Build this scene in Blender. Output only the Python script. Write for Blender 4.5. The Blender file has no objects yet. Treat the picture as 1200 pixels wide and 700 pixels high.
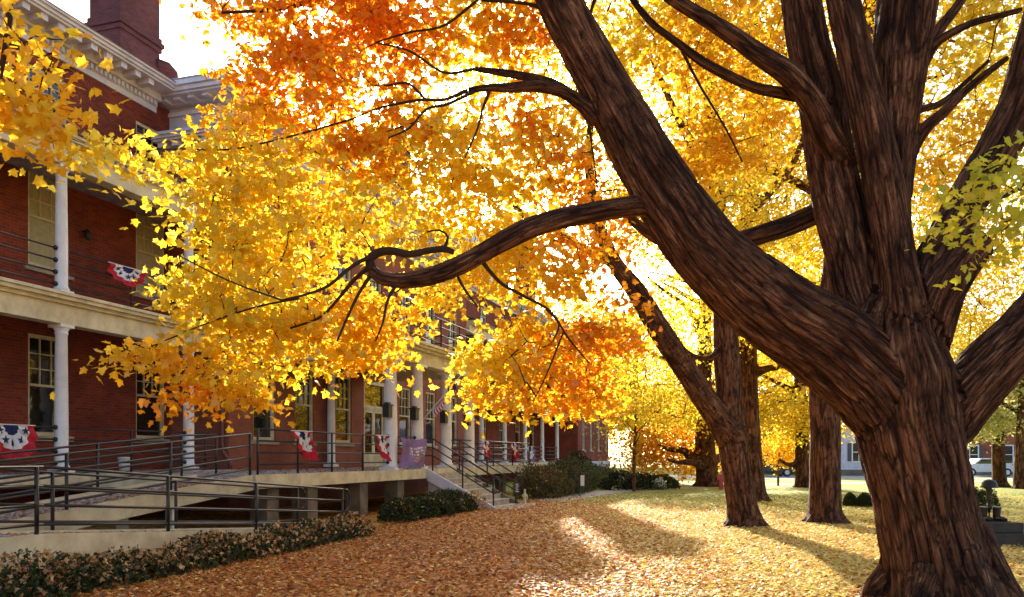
import bpy, math, random
import numpy as np
from mathutils import Vector
random.seed(7)
rng = np.random.default_rng(11)
S = bpy.context.scene
COL = S.collection
F, HZ, EYE = 950.0, 535.0, 1.6        # focal length and horizon in photograph pixels, eye height in metres

def P(u, v, Y):                       # pixel + distance -> world point
    return np.array([(u - 600) * Y / F, Y, EYE + (HZ - v) * Y / F])
def G(u, v, z=0.0):                   # pixel -> point on the ground
    Y = (EYE - z) * F / (v - HZ)
    return np.array([(u - 600) * Y / F, Y, z])

# ------------------------------------------------------------------ object helpers
def link(o, parent=None):
    COL.objects.link(o)
    if parent is not None:
        o.parent = parent
    return o
def tag(o, label=None, cat=None, group=None, kind=None):
    if label: o['label'] = label
    if cat: o['category'] = cat
    if group: o['group'] = group
    if kind: o['kind'] = kind
    return o
def empty(name, loc=(0, 0, 0), rz=0.0, label=None, cat=None, group=None):
    o = bpy.data.objects.new(name, None)
    o.empty_display_size = 0.2
    o.location = tuple(float(c) for c in loc)
    o.rotation_euler = (0, 0, rz)
    link(o)
    return tag(o, label, cat, group)
def copy_tree(o, parent=None):
    c = o.copy()
    link(c)
    c.parent = parent
    for ch in list(o.children):
        copy_tree(ch, c)
    return c

class MB:
    """collects simple shapes; build() links them as ONE mesh object"""
    def __init__(s):
        s.v, s.f, s.m, s.sm = [], [], [], []
    def add(s, vs, fs, mi=0, smooth=False):
        b = len(s.v)
        s.v += [tuple(float(c) for c in p) for p in vs]
        for f in fs:
            s.f.append(tuple(b + i for i in f)); s.m.append(mi); s.sm.append(smooth)
    def box(s, x0, x1, y0, y1, z0, z1, mi=0):
        x0, x1 = min(x0, x1), max(x0, x1); y0, y1 = min(y0, y1), max(y0, y1); z0, z1 = min(z0, z1), max(z0, z1)
        v = [(x0,y0,z0),(x1,y0,z0),(x1,y1,z0),(x0,y1,z0),(x0,y0,z1),(x1,y0,z1),(x1,y1,z1),(x0,y1,z1)]
        s.add(v, [(0,3,2,1),(4,5,6,7),(0,1,5,4),(1,2,6,5),(2,3,7,6),(3,0,4,7)], mi)
    def hexa(s, v, mi=0):             # 8 corners, bottom loop then top loop
        s.add(v, [(0,3,2,1),(4,5,6,7),(0,1,5,4),(1,2,6,5),(2,3,7,6),(3,0,4,7)], mi)
    def tube(s, pts, rad, n=8, mi=0, cap=True, smooth=True):
        pts = [np.array(p, float) for p in pts]
        if np.isscalar(rad): rad = [rad] * len(pts)
        k = len(pts)
        T = []
        for i in range(k):
            a = pts[max(i-1, 0)]; b = pts[min(i+1, k-1)]
            d = b - a; T.append(d / (np.linalg.norm(d) + 1e-9))
        r = np.array([0, 0, 1.0]) if abs(T[0][2]) < .9 else np.array([1.0, 0, 0])
        N = r - T[0] * np.dot(r, T[0]); N /= np.linalg.norm(N)
        vs = []
        for i in range(k):
            N = N - T[i] * np.dot(N, T[i]); N /= (np.linalg.norm(N) + 1e-9)
            B = np.cross(T[i], N)
            for j in range(n):
                a = 2 * math.pi * j / n
                vs.append(pts[i] + rad[i] * (math.cos(a) * N + math.sin(a) * B))
        fs = []
        for i in range(k-1):
            for j in range(n):
                fs.append((i*n+j, i*n+(j+1) % n, (i+1)*n+(j+1) % n, (i+1)*n+j))
        s.add(vs, fs, mi, smooth)
        if cap:
            b = len(s.v) - len(vs)
            s.f.append(tuple(b + j for j in reversed(range(n)))); s.m.append(mi); s.sm.append(False)
            s.f.append(tuple(b + (k-1)*n + j for j in range(n))); s.m.append(mi); s.sm.append(False)
    def lathe(s, cx, cy, prof, n=20, mi=0):   # prof: (r, z) from bottom to top
        k = len(prof); vs = []
        for r, z in prof:
            for j in range(n):
                a = 2*math.pi*j/n
                vs.append((cx + r*math.cos(a), cy + r*math.sin(a), z))
        fs = [(i*n+j, i*n+(j+1) % n, (i+1)*n+(j+1) % n, (i+1)*n+j) for i in range(k-1) for j in range(n)]
        s.add(vs, fs, mi, True)
        b = len(s.v) - len(vs)
        s.f.append(tuple(b+j for j in reversed(range(n)))); s.m.append(mi); s.sm.append(False)
        s.f.append(tuple(b+(k-1)*n+j for j in range(n))); s.m.append(mi); s.sm.append(False)
    def sphere(s, c, r, n=12, m=8, mi=0):     # r scalar or 3 radii
        if np.isscalar(r): r = (r, r, r)
        vs = []
        for i in range(m+1):
            p = math.pi*i/m
            for j in range(n):
                a = 2*math.pi*j/n
                vs.append((c[0]+r[0]*math.sin(p)*math.cos(a), c[1]+r[1]*math.sin(p)*math.sin(a), c[2]-r[2]*math.cos(p)))
        s.add(vs, [(i*n+j, i*n+(j+1) % n, (i+1)*n+(j+1) % n, (i+1)*n+j) for i in range(m) for j in range(n)], mi, True)
    def build(s, name, mats, parent=None, bevel=0.0, loc=None, kind=None):
        me = bpy.data.meshes.new(name)
        off = np.array(loc, float) if loc is not None else np.zeros(3)
        me.from_pydata([tuple(np.array(p) - off) for p in s.v] if loc is not None else s.v, [], s.f)
        if not isinstance(mats, (list, tuple)): mats = [mats]
        for m in mats: me.materials.append(m)
        me.polygons.foreach_set('material_index', s.m)
        me.polygons.foreach_set('use_smooth', s.sm)
        me.update()
        o = bpy.data.objects.new(name, me)
        if loc is not None and parent is None: o.location = tuple(off)
        link(o, parent)
        if bevel > 0:
            b = o.modifiers.new('bevel', 'BEVEL'); b.width = bevel; b.segments = 2; b.limit_method = 'ANGLE'
        if kind: o['kind'] = kind
        return o

# ------------------------------------------------------------------ materials
def new_mat(name):
    m = bpy.data.materials.new(name); m.use_nodes = True
    nt = m.node_tree; nt.nodes.clear()
    out = nt.nodes.new('ShaderNodeOutputMaterial')
    return m, nt, out
def N(nt, typ, **kw):
    n = nt.nodes.new(typ)
    for k, v in kw.items():
        if k in n.inputs: n.inputs[k].default_value = v
        else: setattr(n, k, v)
    return n
def ramp(nt, fac, stops):
    r = nt.nodes.new('ShaderNodeValToRGB')
    e = r.color_ramp.elements
    while len(e) < len(stops): e.new(0.5)
    for i, (p, c) in enumerate(stops):
        e[i].position = p; e[i].color = (*c, 1) if len(c) == 3 else c
    nt.links.new(fac, r.inputs[0])
    return r.outputs[0]
def mix(nt, a, b, fac, typ='MIX'):
    m = nt.nodes.new('ShaderNodeMix'); m.data_type = 'RGBA'; m.blend_type = typ
    for s, i in ((fac, 0), (a, 6), (b, 7)):
        if isinstance(s, (int, float)): m.inputs[i].default_value = s
        elif isinstance(s, tuple): m.inputs[i].default_value = (*s, 1)
        else: nt.links.new(s, m.inputs[i])
    return m.outputs[2]
def coords(nt, scale=(1, 1, 1), kind='Object', attr=None):
    if attr:
        t = nt.nodes.new('ShaderNodeAttribute'); t.attribute_name = attr; o = t.outputs['Vector']
    else:
        t = nt.nodes.new('ShaderNodeTexCoord'); o = t.outputs[kind]
    mp = nt.nodes.new('ShaderNodeMapping'); mp.inputs['Scale'].default_value = scale
    nt.links.new(o, mp.inputs['Vector'])
    return mp.outputs[0]
def noise(nt, vec, scale, detail=4, rough=.55):
    n = N(nt, 'ShaderNodeTexNoise', Scale=scale, Detail=detail, Roughness=rough)
    nt.links.new(vec, n.inputs['Vector'])
    return n.outputs['Fac']
def bump(nt, h, strength=.3, dist=.02):
    b = N(nt, 'ShaderNodeBump', Strength=strength, Distance=dist)
    nt.links.new(h, b.inputs['Height'])
    return b.outputs[0]
def principled(nt, out, color, rough=.6, normal=None, spec=.4, metal=0.0):
    p = N(nt, 'ShaderNodeBsdfPrincipled')
    if isinstance(color, tuple): p.inputs['Base Color'].default_value = (*color, 1)
    else: nt.links.new(color, p.inputs['Base Color'])
    if isinstance(rough, (int, float)): p.inputs['Roughness'].default_value = rough
    else: nt.links.new(rough, p.inputs['Roughness'])
    p.inputs['Specular IOR Level'].default_value = spec
    p.inputs['Metallic'].default_value = metal
    if normal is not None: nt.links.new(normal, p.inputs['Normal'])
    nt.links.new(p.outputs[0], out.inputs[0])
    return p

def mat_worn(name, c, c2, rough=.55, scale=3.0, b=.15, fine=60, spec=.4):
    m, nt, out = new_mat(name)
    v = coords(nt)
    n1 = noise(nt, v, scale, 6, .65); n2 = noise(nt, v, fine, 3)
    colr = ramp(nt, n1, [(.35, c2), (.62, c)])
    colr = mix(nt, colr, mix(nt, (.0, .0, .0), colr, .75), ramp(nt, n2, [(.55, (0, 0, 0)), (.8, (.5, .5, .5))]))
    principled(nt, out, colr, rough, bump(nt, n2, b, .01), spec)
    return m
def mat_brick(name, c1, c2, mortar):
    m, nt, out = new_mat(name)
    t = nt.nodes.new('ShaderNodeTexCoord'); sp = nt.nodes.new('ShaderNodeSeparateXYZ')
    nt.links.new(t.outputs['Object'], sp.inputs[0])
    ad = N(nt, 'ShaderNodeMath', operation='ADD')
    nt.links.new(sp.outputs[0], ad.inputs[0]); nt.links.new(sp.outputs[1], ad.inputs[1])
    cb = nt.nodes.new('ShaderNodeCombineXYZ')
    nt.links.new(ad.outputs[0], cb.inputs[0]); nt.links.new(sp.outputs[2], cb.inputs[1])
    bt = N(nt, 'ShaderNodeTexBrick', Scale=1.0)
    bt.inputs['Color1'].default_value = (*c1, 1); bt.inputs['Color2'].default_value = (*c2, 1); bt.inputs['Mortar'].default_value = (*mortar, 1)
    bt.inputs['Brick Width'].default_value = .215; bt.inputs['Row Height'].default_value = .075
    bt.inputs['Mortar Size'].default_value = .006; bt.inputs['Mortar Smooth'].default_value = .2; bt.inputs['Bias'].default_value = -.1
    nt.links.new(cb.outputs[0], bt.inputs['Vector'])
    v = coords(nt)
    n1 = noise(nt, v, .7, 5, .6); n2 = noise(nt, v, 25, 3)
    colr = mix(nt, bt.outputs['Color'], ramp(nt, n1, [(.3, (.55, .5, .5)), (.7, (1.1, 1.05, 1.0))]), 1.0, 'MULTIPLY')
    colr = mix(nt, colr, ramp(nt, n2, [(.3, (.7, .7, .7)), (.7, (1.15, 1.15, 1.15))]), .6, 'MULTIPLY')
    principled(nt, out, colr, .85, bump(nt, bt.outputs['Fac'], -.4, .008), .25)
    return m
def mat_plain(name, c, rough=.5, spec=.5, metal=0.0, var=.25):
    m, nt, out = new_mat(name)
    v = coords(nt)
    n1 = noise(nt, v, 9, 5, .6)
    lo = tuple(x * (1 - var) for x in c)
    principled(nt, out, ramp(nt, n1, [(.3, lo), (.7, c)]), rough, None, spec, metal)
    return m
def mat_leaf(name, trans=.68, gloss=.025, rough=.35):
    m, nt, out = new_mat(name)
    a = nt.nodes.new('ShaderNodeAttribute'); a.attribute_name = 'col'
    d = N(nt, 'ShaderNodeBsdfDiffuse'); t = N(nt, 'ShaderNodeBsdfTranslucent')
    nt.links.new(a.outputs['Color'], d.inputs[0]); nt.links.new(a.outputs['Color'], t.inputs[0])
    mx = N(nt, 'ShaderNodeMixShader'); mx.inputs[0].default_value = trans
    nt.links.new(d.outputs[0], mx.inputs[1]); nt.links.new(t.outputs[0], mx.inputs[2])
    g = N(nt, 'ShaderNodeBsdfGlossy', Roughness=rough); g.inputs[0].default_value = (1, 1, 1, 1)
    m2 = N(nt, 'ShaderNodeMixShader'); m2.inputs[0].default_value = gloss
    nt.links.new(mx.outputs[0], m2.inputs[1]); nt.links.new(g.outputs[0], m2.inputs[2])
    nt.links.new(m2.outputs[0], out.inputs[0])
    return m
def mat_bark(name, dark, mid, light, sc=1.0):
    m, nt, out = new_mat(name)
    v1 = coords(nt, (1, 1, .12), attr='bark'); v2 = coords(nt, (1, 1, .30), attr='bark'); v3 = coords(nt)
    n1 = noise(nt, v1, 24*sc, 5, .6); n2 = noise(nt, v2, 60*sc, 5, .7); n3 = noise(nt, v3, 2.2, 4)
    r1 = ramp(nt, n1, [(.34, (0, 0, 0)), (.5, (.65, .65, .65)), (.66, (1, 1, 1))])
    h = mix(nt, r1, n2, .4)
    colr = ramp(nt, h, [(.12, dark), (.36, mid), (.62, mid), (.85, light)])
    vs = coords(nt, (1, 1, .11), attr='bark')
    wn = N(nt, 'ShaderNodeTexNoise', Scale=9.0, Detail=3.0); nt.links.new(vs, wn.inputs['Vector'])
    va = N(nt, 'ShaderNodeVectorMath', operation='MULTIPLY_ADD'); nt.links.new(wn.outputs['Color'], va.inputs[0]); va.inputs[1].default_value = (.11, .11, .09); nt.links.new(vs, va.inputs[2])
    ve = N(nt, 'ShaderNodeTexVoronoi', feature='DISTANCE_TO_EDGE', Scale=17.0*sc); nt.links.new(va.outputs[0], ve.inputs['Vector'])
    plate = ramp(nt, ve.outputs['Distance'], [(.0, (.30, .27, .25)), (.10, (.85, .85, .85)), (.22, (1.1, 1.08, 1.05))])
    colr = mix(nt, colr, plate, .75, 'MULTIPLY')          # long broken plates
    h = mix(nt, h, plate, .45)
    ck = nt.nodes.new('ShaderNodeAttribute'); ck.attribute_name = 'crack'
    colr = mix(nt, colr, ramp(nt, ck.outputs['Fac'], [(.12, (1, 1, 1)), (.75, (.22, .19, .18))]), 1.0, 'MULTIPLY')   # darker in the open furrows
    colr = mix(nt, colr, ramp(nt, n3, [(.35, (.55, .5, .48)), (.65, (1.2, 1.15, 1.1))]), .8, 'MULTIPLY')
    principled(nt, out, colr, .88, bump(nt, h, 1.0, .035), .2)
    return m

M = {}
M['brick'] = mat_brick('red_brick', (.32, .058, .031), (.19, .036, .024), (.24, .12, .085))
M['brick_light'] = mat_brick('painted_brick', (.40, .125, .075), (.33, .10, .06), (.32, .15, .10))
M['white'] = mat_worn('white_paint', (.86, .83, .82), (.70, .66, .65), .5, 2.0, .08)
M['cream'] = mat_worn('cream_paint', (.76, .66, .44), (.50, .41, .26), .55, 2.2, .15)
M['stone'] = mat_worn('sill_stone', (.45, .36, .27), (.30, .23, .17), .8, 3, .3)
M['concrete'] = mat_worn('pier_concrete', (.22, .175, .125), (.11, .085, .06), .85, 2.5, .3)
M['cornice'] = mat_worn('cornice_paint', (.78, .76, .86), (.60, .58, .68), .55, 2.2, .1)
M['chimney'] = mat_brick('chimney_brick', (.20, .065, .065), (.13, .045, .05), (.17, .09, .09))
M['deck'] = mat_worn('grey_deck', (.40, .37, .40), (.24, .21, .22), .7, 3, .2)
M['step'] = mat_worn('step_stone', (.52, .45, .36), (.34, .28, .22), .8, 3, .3)
M['slate'] = mat_worn('roof_slate', (.42, .40, .46), (.27, .25, .3), .6, 4, .2)
M['metal'] = mat_plain('black_rail_metal', (.022, .017, .016), .35, .5, .0)
M['dark'] = mat_plain('deep_shade_void', (.02, .017, .015), .9, .2)
M['pipe'] = mat_plain('downspout_paint', (.17, .05, .038), .5)
M['blind'] = mat_plain('window_blind', (.48, .42, .26), .8)
M['bronze'] = mat_plain('dark_bronze', (.028, .024, .022), .45, .5, .3)
M['granite'] = mat_worn('plinth_granite', (.055, .038, .028), (.03, .021, .016), .6, 6, .3)
M['red_paint'] = mat_plain('red_post_paint', (.5, .03, .04), .4)
M['flag_red'] = mat_plain('cloth_red', (.55, .03, .045), .85, .1)
M['flag_white'] = mat_plain('cloth_white', (.78, .74, .72), .85, .1, var=.12)
M['flag_blue'] = mat_plain('cloth_navy', (.035, .04, .13), .85, .1)
M['purple'] = mat_plain('cloth_purple', (.29, .19, .42), .85, .1)
M['tan_print'] = mat_plain('cloth_tan_print', (.62, .36, .26), .85, .1)
M['leaf'] = mat_leaf('autumn_leaf')
M['far_leaf'] = mat_leaf('autumn_leaf_far', .62, .02, .4)
M['litter'] = mat_leaf('fallen_leaf', .3, .035, .42)
M['shrub'] = mat_leaf('shrub_leaf', .25, .02, .5)
M['bark'] = mat_bark('furrowed_bark', (.024, .010, .006), (.15, .062, .031), (.36, .185, .10))
M['bark2'] = mat_bark('brown_bark', (.04, .018, .011), (.21, .092, .048), (.38, .20, .11), .8)
M['twig'] = mat_plain('twig_bark', (.05, .026, .016), .85, .2)
M['car_dark'] = mat_plain('car_paint_dark', (.03, .035, .06), .25, .6)
M['car_white'] = mat_plain('car_paint_white', (.7, .7, .7), .25, .6)
M['tyre'] = mat_plain('tyre_rubber', (.02, .02, .02), .8)
M['lavender'] = mat_worn('pale_siding', (.66, .63, .70), (.5, .47, .54), .6, 2, .1)
M['asphalt'] = mat_worn('asphalt', (.07, .07, .075), (.045, .045, .05), .85, 3, .3)
M['path'] = mat_worn('path_concrete', (.48, .45, .44), (.33, .30, .29), .85, 2, .2)

def mat_glass():
    m, nt, out = new_mat('window_glass')
    v = coords(nt)
    n = noise(nt, v, 2.2, 2)
    principled(nt, out, (.016, .015, .012), .03, bump(nt, n, .06, .03), .9)
    return m
M['glass'] = mat_glass()

def mat_ground():
    m, nt, out = new_mat('leafy_lawn')
    v = coords(nt)
    vo = N(nt, 'ShaderNodeTexVoronoi', Scale=11.0); nt.links.new(v, vo.inputs['Vector'])
    sep = nt.nodes.new('ShaderNodeSeparateColor'); nt.links.new(vo.outputs['Color'], sep.inputs[0])
    leafc = ramp(nt, sep.outputs[0], [(0, (.24, .08, .018)), (.3, (.48, .17, .028)), (.55, (.60, .28, .05)), (.8, (.66, .42, .11)), (1, (.32, .10, .022))])
    g1 = noise(nt, v, 40, 3); 
    grass = ramp(nt, g1, [(.3, (.13, .19, .035)), (.55, (.28, .34, .07)), (.75, (.46, .42, .09))])
    g2 = noise(nt, v, .16, 4, .6)
    sx = nt.nodes.new('ShaderNodeSeparateXYZ'); nt.links.new(v, sx.inputs[0])
    # leaves lie thick under the big trees, grass shows through further off
    ma = N(nt, 'ShaderNodeMath', operation='MULTIPLY_ADD'); nt.links.new(sx.outputs[0], ma.inputs[0]); ma.inputs[1].default_value = 1.2; nt.links.new(sx.outputs[1], ma.inputs[2])
    mr = N(nt, 'ShaderNodeMapRange'); nt.links.new(ma.outputs[0], mr.inputs[0])
    mr.inputs[1].default_value = 25; mr.inputs[2].default_value = 44
    ad = N(nt, 'ShaderNodeMath', operation='MULTIPLY_ADD'); nt.links.new(g2, ad.inputs[0]); ad.inputs[1].default_value = .9
    nt.links.new(mr.outputs[0], ad.inputs[2])
    fac = ramp(nt, ad.outputs[0], [(.55, (0, 0, 0)), (1.0, (.85, .85, .85))])
    colr = mix(nt, leafc, grass, fac)
    principled(nt, out, colr, .85, bump(nt, vo.outputs['Distance'], .8, .03), .12)
    return m
M['ground'] = mat_ground()

# ------------------------------------------------------------------ leaves
def outline(pts):
    right = pts; left = [(-x, y) for x, y in reversed(pts[1:-1])]
    return right + left
MAPLE = outline([(0, 0), (.38, .0), (.31, .2), (.55, .46), (.27, .53), (.22, .72), (0, 1.0)])
SIMPLE = outline([(0, 0), (.50, .42), (.18, .50), (0, 1.0)])
DIAM = outline([(0, 0), (.34, .45), (0, 1.0)])
def unit(a): return a / (np.linalg.norm(a, axis=-1, keepdims=True) + 1e-9)
def leaf_mesh(name, c, size, col, mat, shape=MAPLE, flat=False, parent=None, loc=None, cup=.12, up=.55, kind=None):
    """c (N,3) centres, size (N,), col (N,3): all leaves of one crown as one mesh"""
    n = len(c)
    if loc is not None: c = c - np.array(loc, float)
    if flat: nor = unit(np.array([0, 0, 1.0]) + rng.normal(0, .28, (n, 3)))
    else:
        nor = unit(np.array([0, -.15, up]) + rng.normal(0, .62, (n, 3)))
    tip = rng.normal(0, 1, (n, 3))
    if not flat: tip[:, 2] -= .7
    tip = unit(tip - nor * (tip * nor).sum(1, keepdims=True))
    side = np.cross(tip, nor)
    sh = np.array(shape); k = len(sh)
    if k == 4:   # diamonds folded on the midrib
        loc2 = np.zeros((4, 3)); loc2[:, 0] = sh[:, 0]; loc2[:, 1] = sh[:, 1] - .45; loc2[1, 2] = loc2[3, 2] = cup
        tris = np.array([(0, 1, 2), (0, 2, 3)]); kk = 4
    else:
        loc2 = np.zeros((k + 1, 3)); loc2[:k, 0] = sh[:, 0]; loc2[:k, 1] = sh[:, 1] - .42
        loc2[:k, 2] = -cup * (np.abs(sh[:, 0]) * 1.3 + (sh[:, 1] - .42) ** 2)
        tris = np.array([(k, i, (i + 1) % k) for i in range(k)]); kk = k + 1
    wid = rng.uniform(.8, 1.12, (n, 1, 1))
    curl = rng.uniform(.2, 2.4, (n, 1, 1))
    vs = c[:, None, :] + size[:, None, None] * (loc2[None, :, 0:1] * wid * side[:, None, :] + loc2[None, :, 1:2] * tip[:, None, :] + loc2[None, :, 2:3] * curl * nor[:, None, :])
    vs = vs.reshape(-1, 3)
    fi = (np.arange(n)[:, None, None] * kk + tris[None]).reshape(-1)
    nf = n * len(tris)
    me = bpy.data.meshes.new(name)
    me.vertices.add(len(vs)); me.vertices.foreach_set('co', vs.astype(np.float32).ravel())
    me.loops.add(nf * 3); me.loops.foreach_set('vertex_index', fi.astype(np.int32))
    me.polygons.add(nf); me.polygons.foreach_set('loop_start', np.arange(0, nf * 3, 3, dtype=np.int32))
    me.update(calc_edges=True)
    at = me.attributes.new('col', 'FLOAT_COLOR', 'POINT')
    cc = np.ones((n, kk, 4), np.float32); cc[:, :, :3] = col[:, None, :]
    if k > 4: cc[:, k, :3] *= 1.12          # paler midrib
    at.data.foreach_set('color', cc.ravel())
    me.materials.append(mat)
    o = bpy.data.objects.new(name, me)
    link(o, parent)
    if kind: o['kind'] = kind
    return o

PAL = {  # real leaf colours
 'yellow': [(.90, .66, .035), (.88, .58, .028), (.86, .70, .08)],
 'gold':   [(.88, .52, .022), (.88, .58, .03), (.84, .45, .018)],
 'orange': [(.82, .36, .015), (.84, .43, .018), (.78, .29, .012)],
 'red':    [(.76, .22, .014), (.80, .30, .015), (.78, .36, .016)],
 'green':  [(.66, .62, .05), (.76, .64, .05), (.52, .54, .05)],
 'pale':   [(.62, .58, .20), (.52, .52, .20), (.68, .60, .26)],
 'rust':   [(.52, .20, .03), (.42, .15, .025), (.60, .30, .05)],
}
def pick_cols(kind, n):
    p = np.array(PAL[kind]); c = p[rng.integers(0, len(p), n)]
    return c

def vnoise(p, seed=0):
    """smooth value noise, p (N,3) -> 0..1"""
    i = np.floor(p).astype(np.int64); f = p - i; f = f * f * (3 - 2 * f)
    def h(a, b, c):
        x = (a * 374761393 + b * 668265263 + c * 2147483647 + seed * 974711) & 0xffffffff
        x = ((x ^ (x >> 13)) * 1274126177) & 0xffffffff
        return ((x ^ (x >> 16)) & 0xffff) / 65535.0
    r = 0
    for a in (0, 1):
        for b in (0, 1):
            for c in (0, 1):
                w = (f[:, 0] if a else 1 - f[:, 0]) * (f[:, 1] if b else 1 - f[:, 1]) * (f[:, 2] if c else 1 - f[:, 2])
                r = r + w * h(i[:, 0] + a, i[:, 1] + b, i[:, 2] + c)
    return r

# ------------------------------------------------------------------ wood
def spline(pts, rad, step=.06):
    """Catmull-Rom through the points, resampled every `step` metres"""
    pts = np.array(pts, float); rad = np.array(rad, float)
    if len(pts) == 2: pts = np.vstack([pts[0], pts.mean(0), pts[1]]); rad = np.array([rad[0], rad.mean(), rad[1]])
    A = np.vstack([2 * pts[0] - pts[1], pts, 2 * pts[-1] - pts[-2]])
    op, orr = [], []
    for i in range(len(pts) - 1):
        p0, p1, p2, p3 = A[i:i + 4]
        m = max(2, int(np.linalg.norm(p2 - p1) / step))
        for t in np.linspace(0, 1, m, endpoint=False):
            op.append(.5 * (2 * p1 + (p2 - p0) * t + (2 * p0 - 5 * p1 + 4 * p2 - p3) * t * t + (3 * p1 - p0 - 3 * p2 + p3) * t ** 3))
            orr.append(rad[i] * (1 - t) + rad[i + 1] * t)
    op.append(pts[-1]); orr.append(rad[-1])
    return np.array(op), np.array(orr)

def add_bark_attr(me, branches, disp=0.0, chunk=4000):
    """bark coordinates round and along the nearest limb; optional furrows in the surface itself"""
    n = len(me.vertices)
    co = np.empty(n * 3, np.float32); me.vertices.foreach_get('co', co); co = co.reshape(-1, 3).astype(np.float64)
    nor = np.empty(n * 3, np.float32); me.vertices.foreach_get('normal', nor); nor = nor.reshape(-1, 3)
    C, R, T, Nn, L, ID = [], [], [], [], [], []
    for bi, (p, r) in enumerate(branches):
        t = unit(np.gradient(p, axis=0))
        a = np.array([0, 0, 1.0]) if abs(t[0][2]) < .8 else np.array([1.0, 0, 0])
        nn = a - t[0] * np.dot(a, t[0]); fr = []
        for q in t:
            nn = nn - q * np.dot(nn, q); nn = nn / (np.linalg.norm(nn) + 1e-9); fr.append(nn)
        l = np.concatenate([[0], np.cumsum(np.linalg.norm(np.diff(p, axis=0), axis=1))])
        C.append(p); R.append(r); T.append(t); Nn.append(np.array(fr)); L.append(l + bi * 7.3)
    C, R, T, Nn, L = map(np.concatenate, (C, R, T, Nn, L))
    idx = np.empty(n, np.int64)
    BI = np.concatenate([np.full(len(p), i % 4) for i, (p, r) in enumerate(branches)])
    wn = np.stack([vnoise(co*7.0, 40+i) + .6*vnoise(co*19.0, 50+i) for i in range(4)], 1) - .8    # ragged borders where limbs meet
    C32 = C.astype(np.float32); c2 = (C32 ** 2).sum(1)
    for s in range(0, n, chunk):
        q = co[s:s + chunk].astype(np.float32)
        d2 = np.maximum((q ** 2).sum(1)[:, None] + c2[None] - 2 * q @ C32.T, 0)
        dist = np.sqrt(d2) - R[None].astype(np.float32) + (.10*wn[s:s + chunk]*R.max()).astype(np.float32)[:, BI]
        idx[s:s + chunk] = dist.argmin(1)
    d = co - C[idx]
    s_al = (d * T[idx]).sum(1); pr = unit(d - T[idx] * s_al[:, None])
    x = (pr * Nn[idx]).sum(1); y = (pr * np.cross(T[idx], Nn[idx])).sum(1)
    r = R[idx]
    rr = np.clip(r, .1, .5)
    bk = np.stack([x * rr, y * rr, L[idx] + s_al], 1)
    at = me.attributes.new('bark', 'FLOAT_VECTOR', 'POINT'); at.data.foreach_set('vector', bk.astype(np.float32).ravel())
    if disp > 0:
        q = bk * np.array([15, 15, 1.1])
        q2 = bk * np.array([33, 33, 4.0])
        wob = (vnoise(bk * np.array([3, 3, 2.5]), 5) - .5)
        q = q + wob[:, None] * np.array([1.4, 1.4, 0])
        h = 1 - np.abs(2 * vnoise(q, 1) - 1); h2 = 1 - np.abs(2 * vnoise(q2, 2) - 1)
        low = vnoise(co * 2.1, 3) - .5; big = vnoise(bk * np.array([3.6, 3.6, .35]), 8) - .5
        amp = disp * np.clip(r / .5, .12, 1.0)
        c1 = np.clip(h, 0, 1)**5; c2 = np.clip(h2, 0, 1)**4
        dd = amp * (.35 - 1.25 * c1 - .55 * c2 + 1.0 * low + 1.6 * big)
        fu = me.attributes.new('crack', 'FLOAT', 'POINT'); fu.data.foreach_set('value', np.clip(np.maximum(c1, .75*c2), 0, 1).astype(np.float32))
        co = co + nor * dd[:, None]
        me.vertices.foreach_set('co', co.astype(np.float32).ravel())
    me.update()

def wood(name, branches, mat, parent, loc, voxel=.03, disp=.03, smooth=5, n=14):
    """limbs fused into one skin: closed tubes, voxel remesh, smoothing, furrows"""
    mb = MB()
    for p, r in branches:
        mb.tube(p, list(r), n)
    me = bpy.data.meshes.new('tmp'); me.from_pydata(mb.v, [], mb.f)
    o = bpy.data.objects.new('tmp', me); COL.objects.link(o)
    rm = o.modifiers.new('r', 'REMESH'); rm.mode = 'VOXEL'; rm.voxel_size = voxel; rm.use_smooth_shade = True
    sm = o.modifiers.new('s', 'SMOOTH'); sm.factor = .5; sm.iterations = smooth
    dg = bpy.context.evaluated_depsgraph_get()
    m2 = bpy.data.meshes.new_from_object(o.evaluated_get(dg))
    bpy.data.objects.remove(o); bpy.data.meshes.remove(me)
    m2.name = name
    add_bark_attr(m2, branches, disp)
    co = np.empty(len(m2.vertices) * 3, np.float32); m2.vertices.foreach_get('co', co)
    co = co.reshape(-1, 3) - np.array(loc, np.float32); m2.vertices.foreach_set('co', co.ravel())
    m2.polygons.foreach_set('use_smooth', [True] * len(m2.polygons))
    m2.materials.clear(); m2.materials.append(mat); m2.update()
    return link(bpy.data.objects.new(name, m2), parent)

def twigs(name, nodes, subs, mat, parent, loc, extra=(), r0=.011, droop=.12):
    """grow fine branches: each leaf cluster joins the nearest wood already there"""
    nodes = np.array(nodes, float)
    order = np.argsort([np.min(((nodes - s) ** 2).sum(1)) for s in subs])
    cap = np.zeros((len(nodes) + len(subs) * 4, 3)); cap[:len(nodes)] = nodes; k = len(nodes)
    mb = MB()
    for p, r in extra: mb.tube(p, list(r), 7)
    for i in order:
        s = subs[i]
        d2 = ((cap[:k] - s) ** 2).sum(1); j = d2.argmin(); a = cap[j]; L = math.sqrt(d2[j])
        if L < .02: continue
        q = [a]
        for t in (.35, .7, 1.0):
            pt = a + (s - a) * t
            if t < 1: pt = pt + rng.normal(0, .07 * L, 3) + np.array([0, 0, droop * L * math.sin(math.pi * t)])
            q.append(pt); cap[k] = pt; k += 1
        w = r0 * min(2.0, .55 + .55 * L)
        mb.tube(q, [w, w * .75, w * .5, w * .25], 5, cap=False)
    return mb.build(name, mat, parent, loc=loc, kind='stuff')

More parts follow.
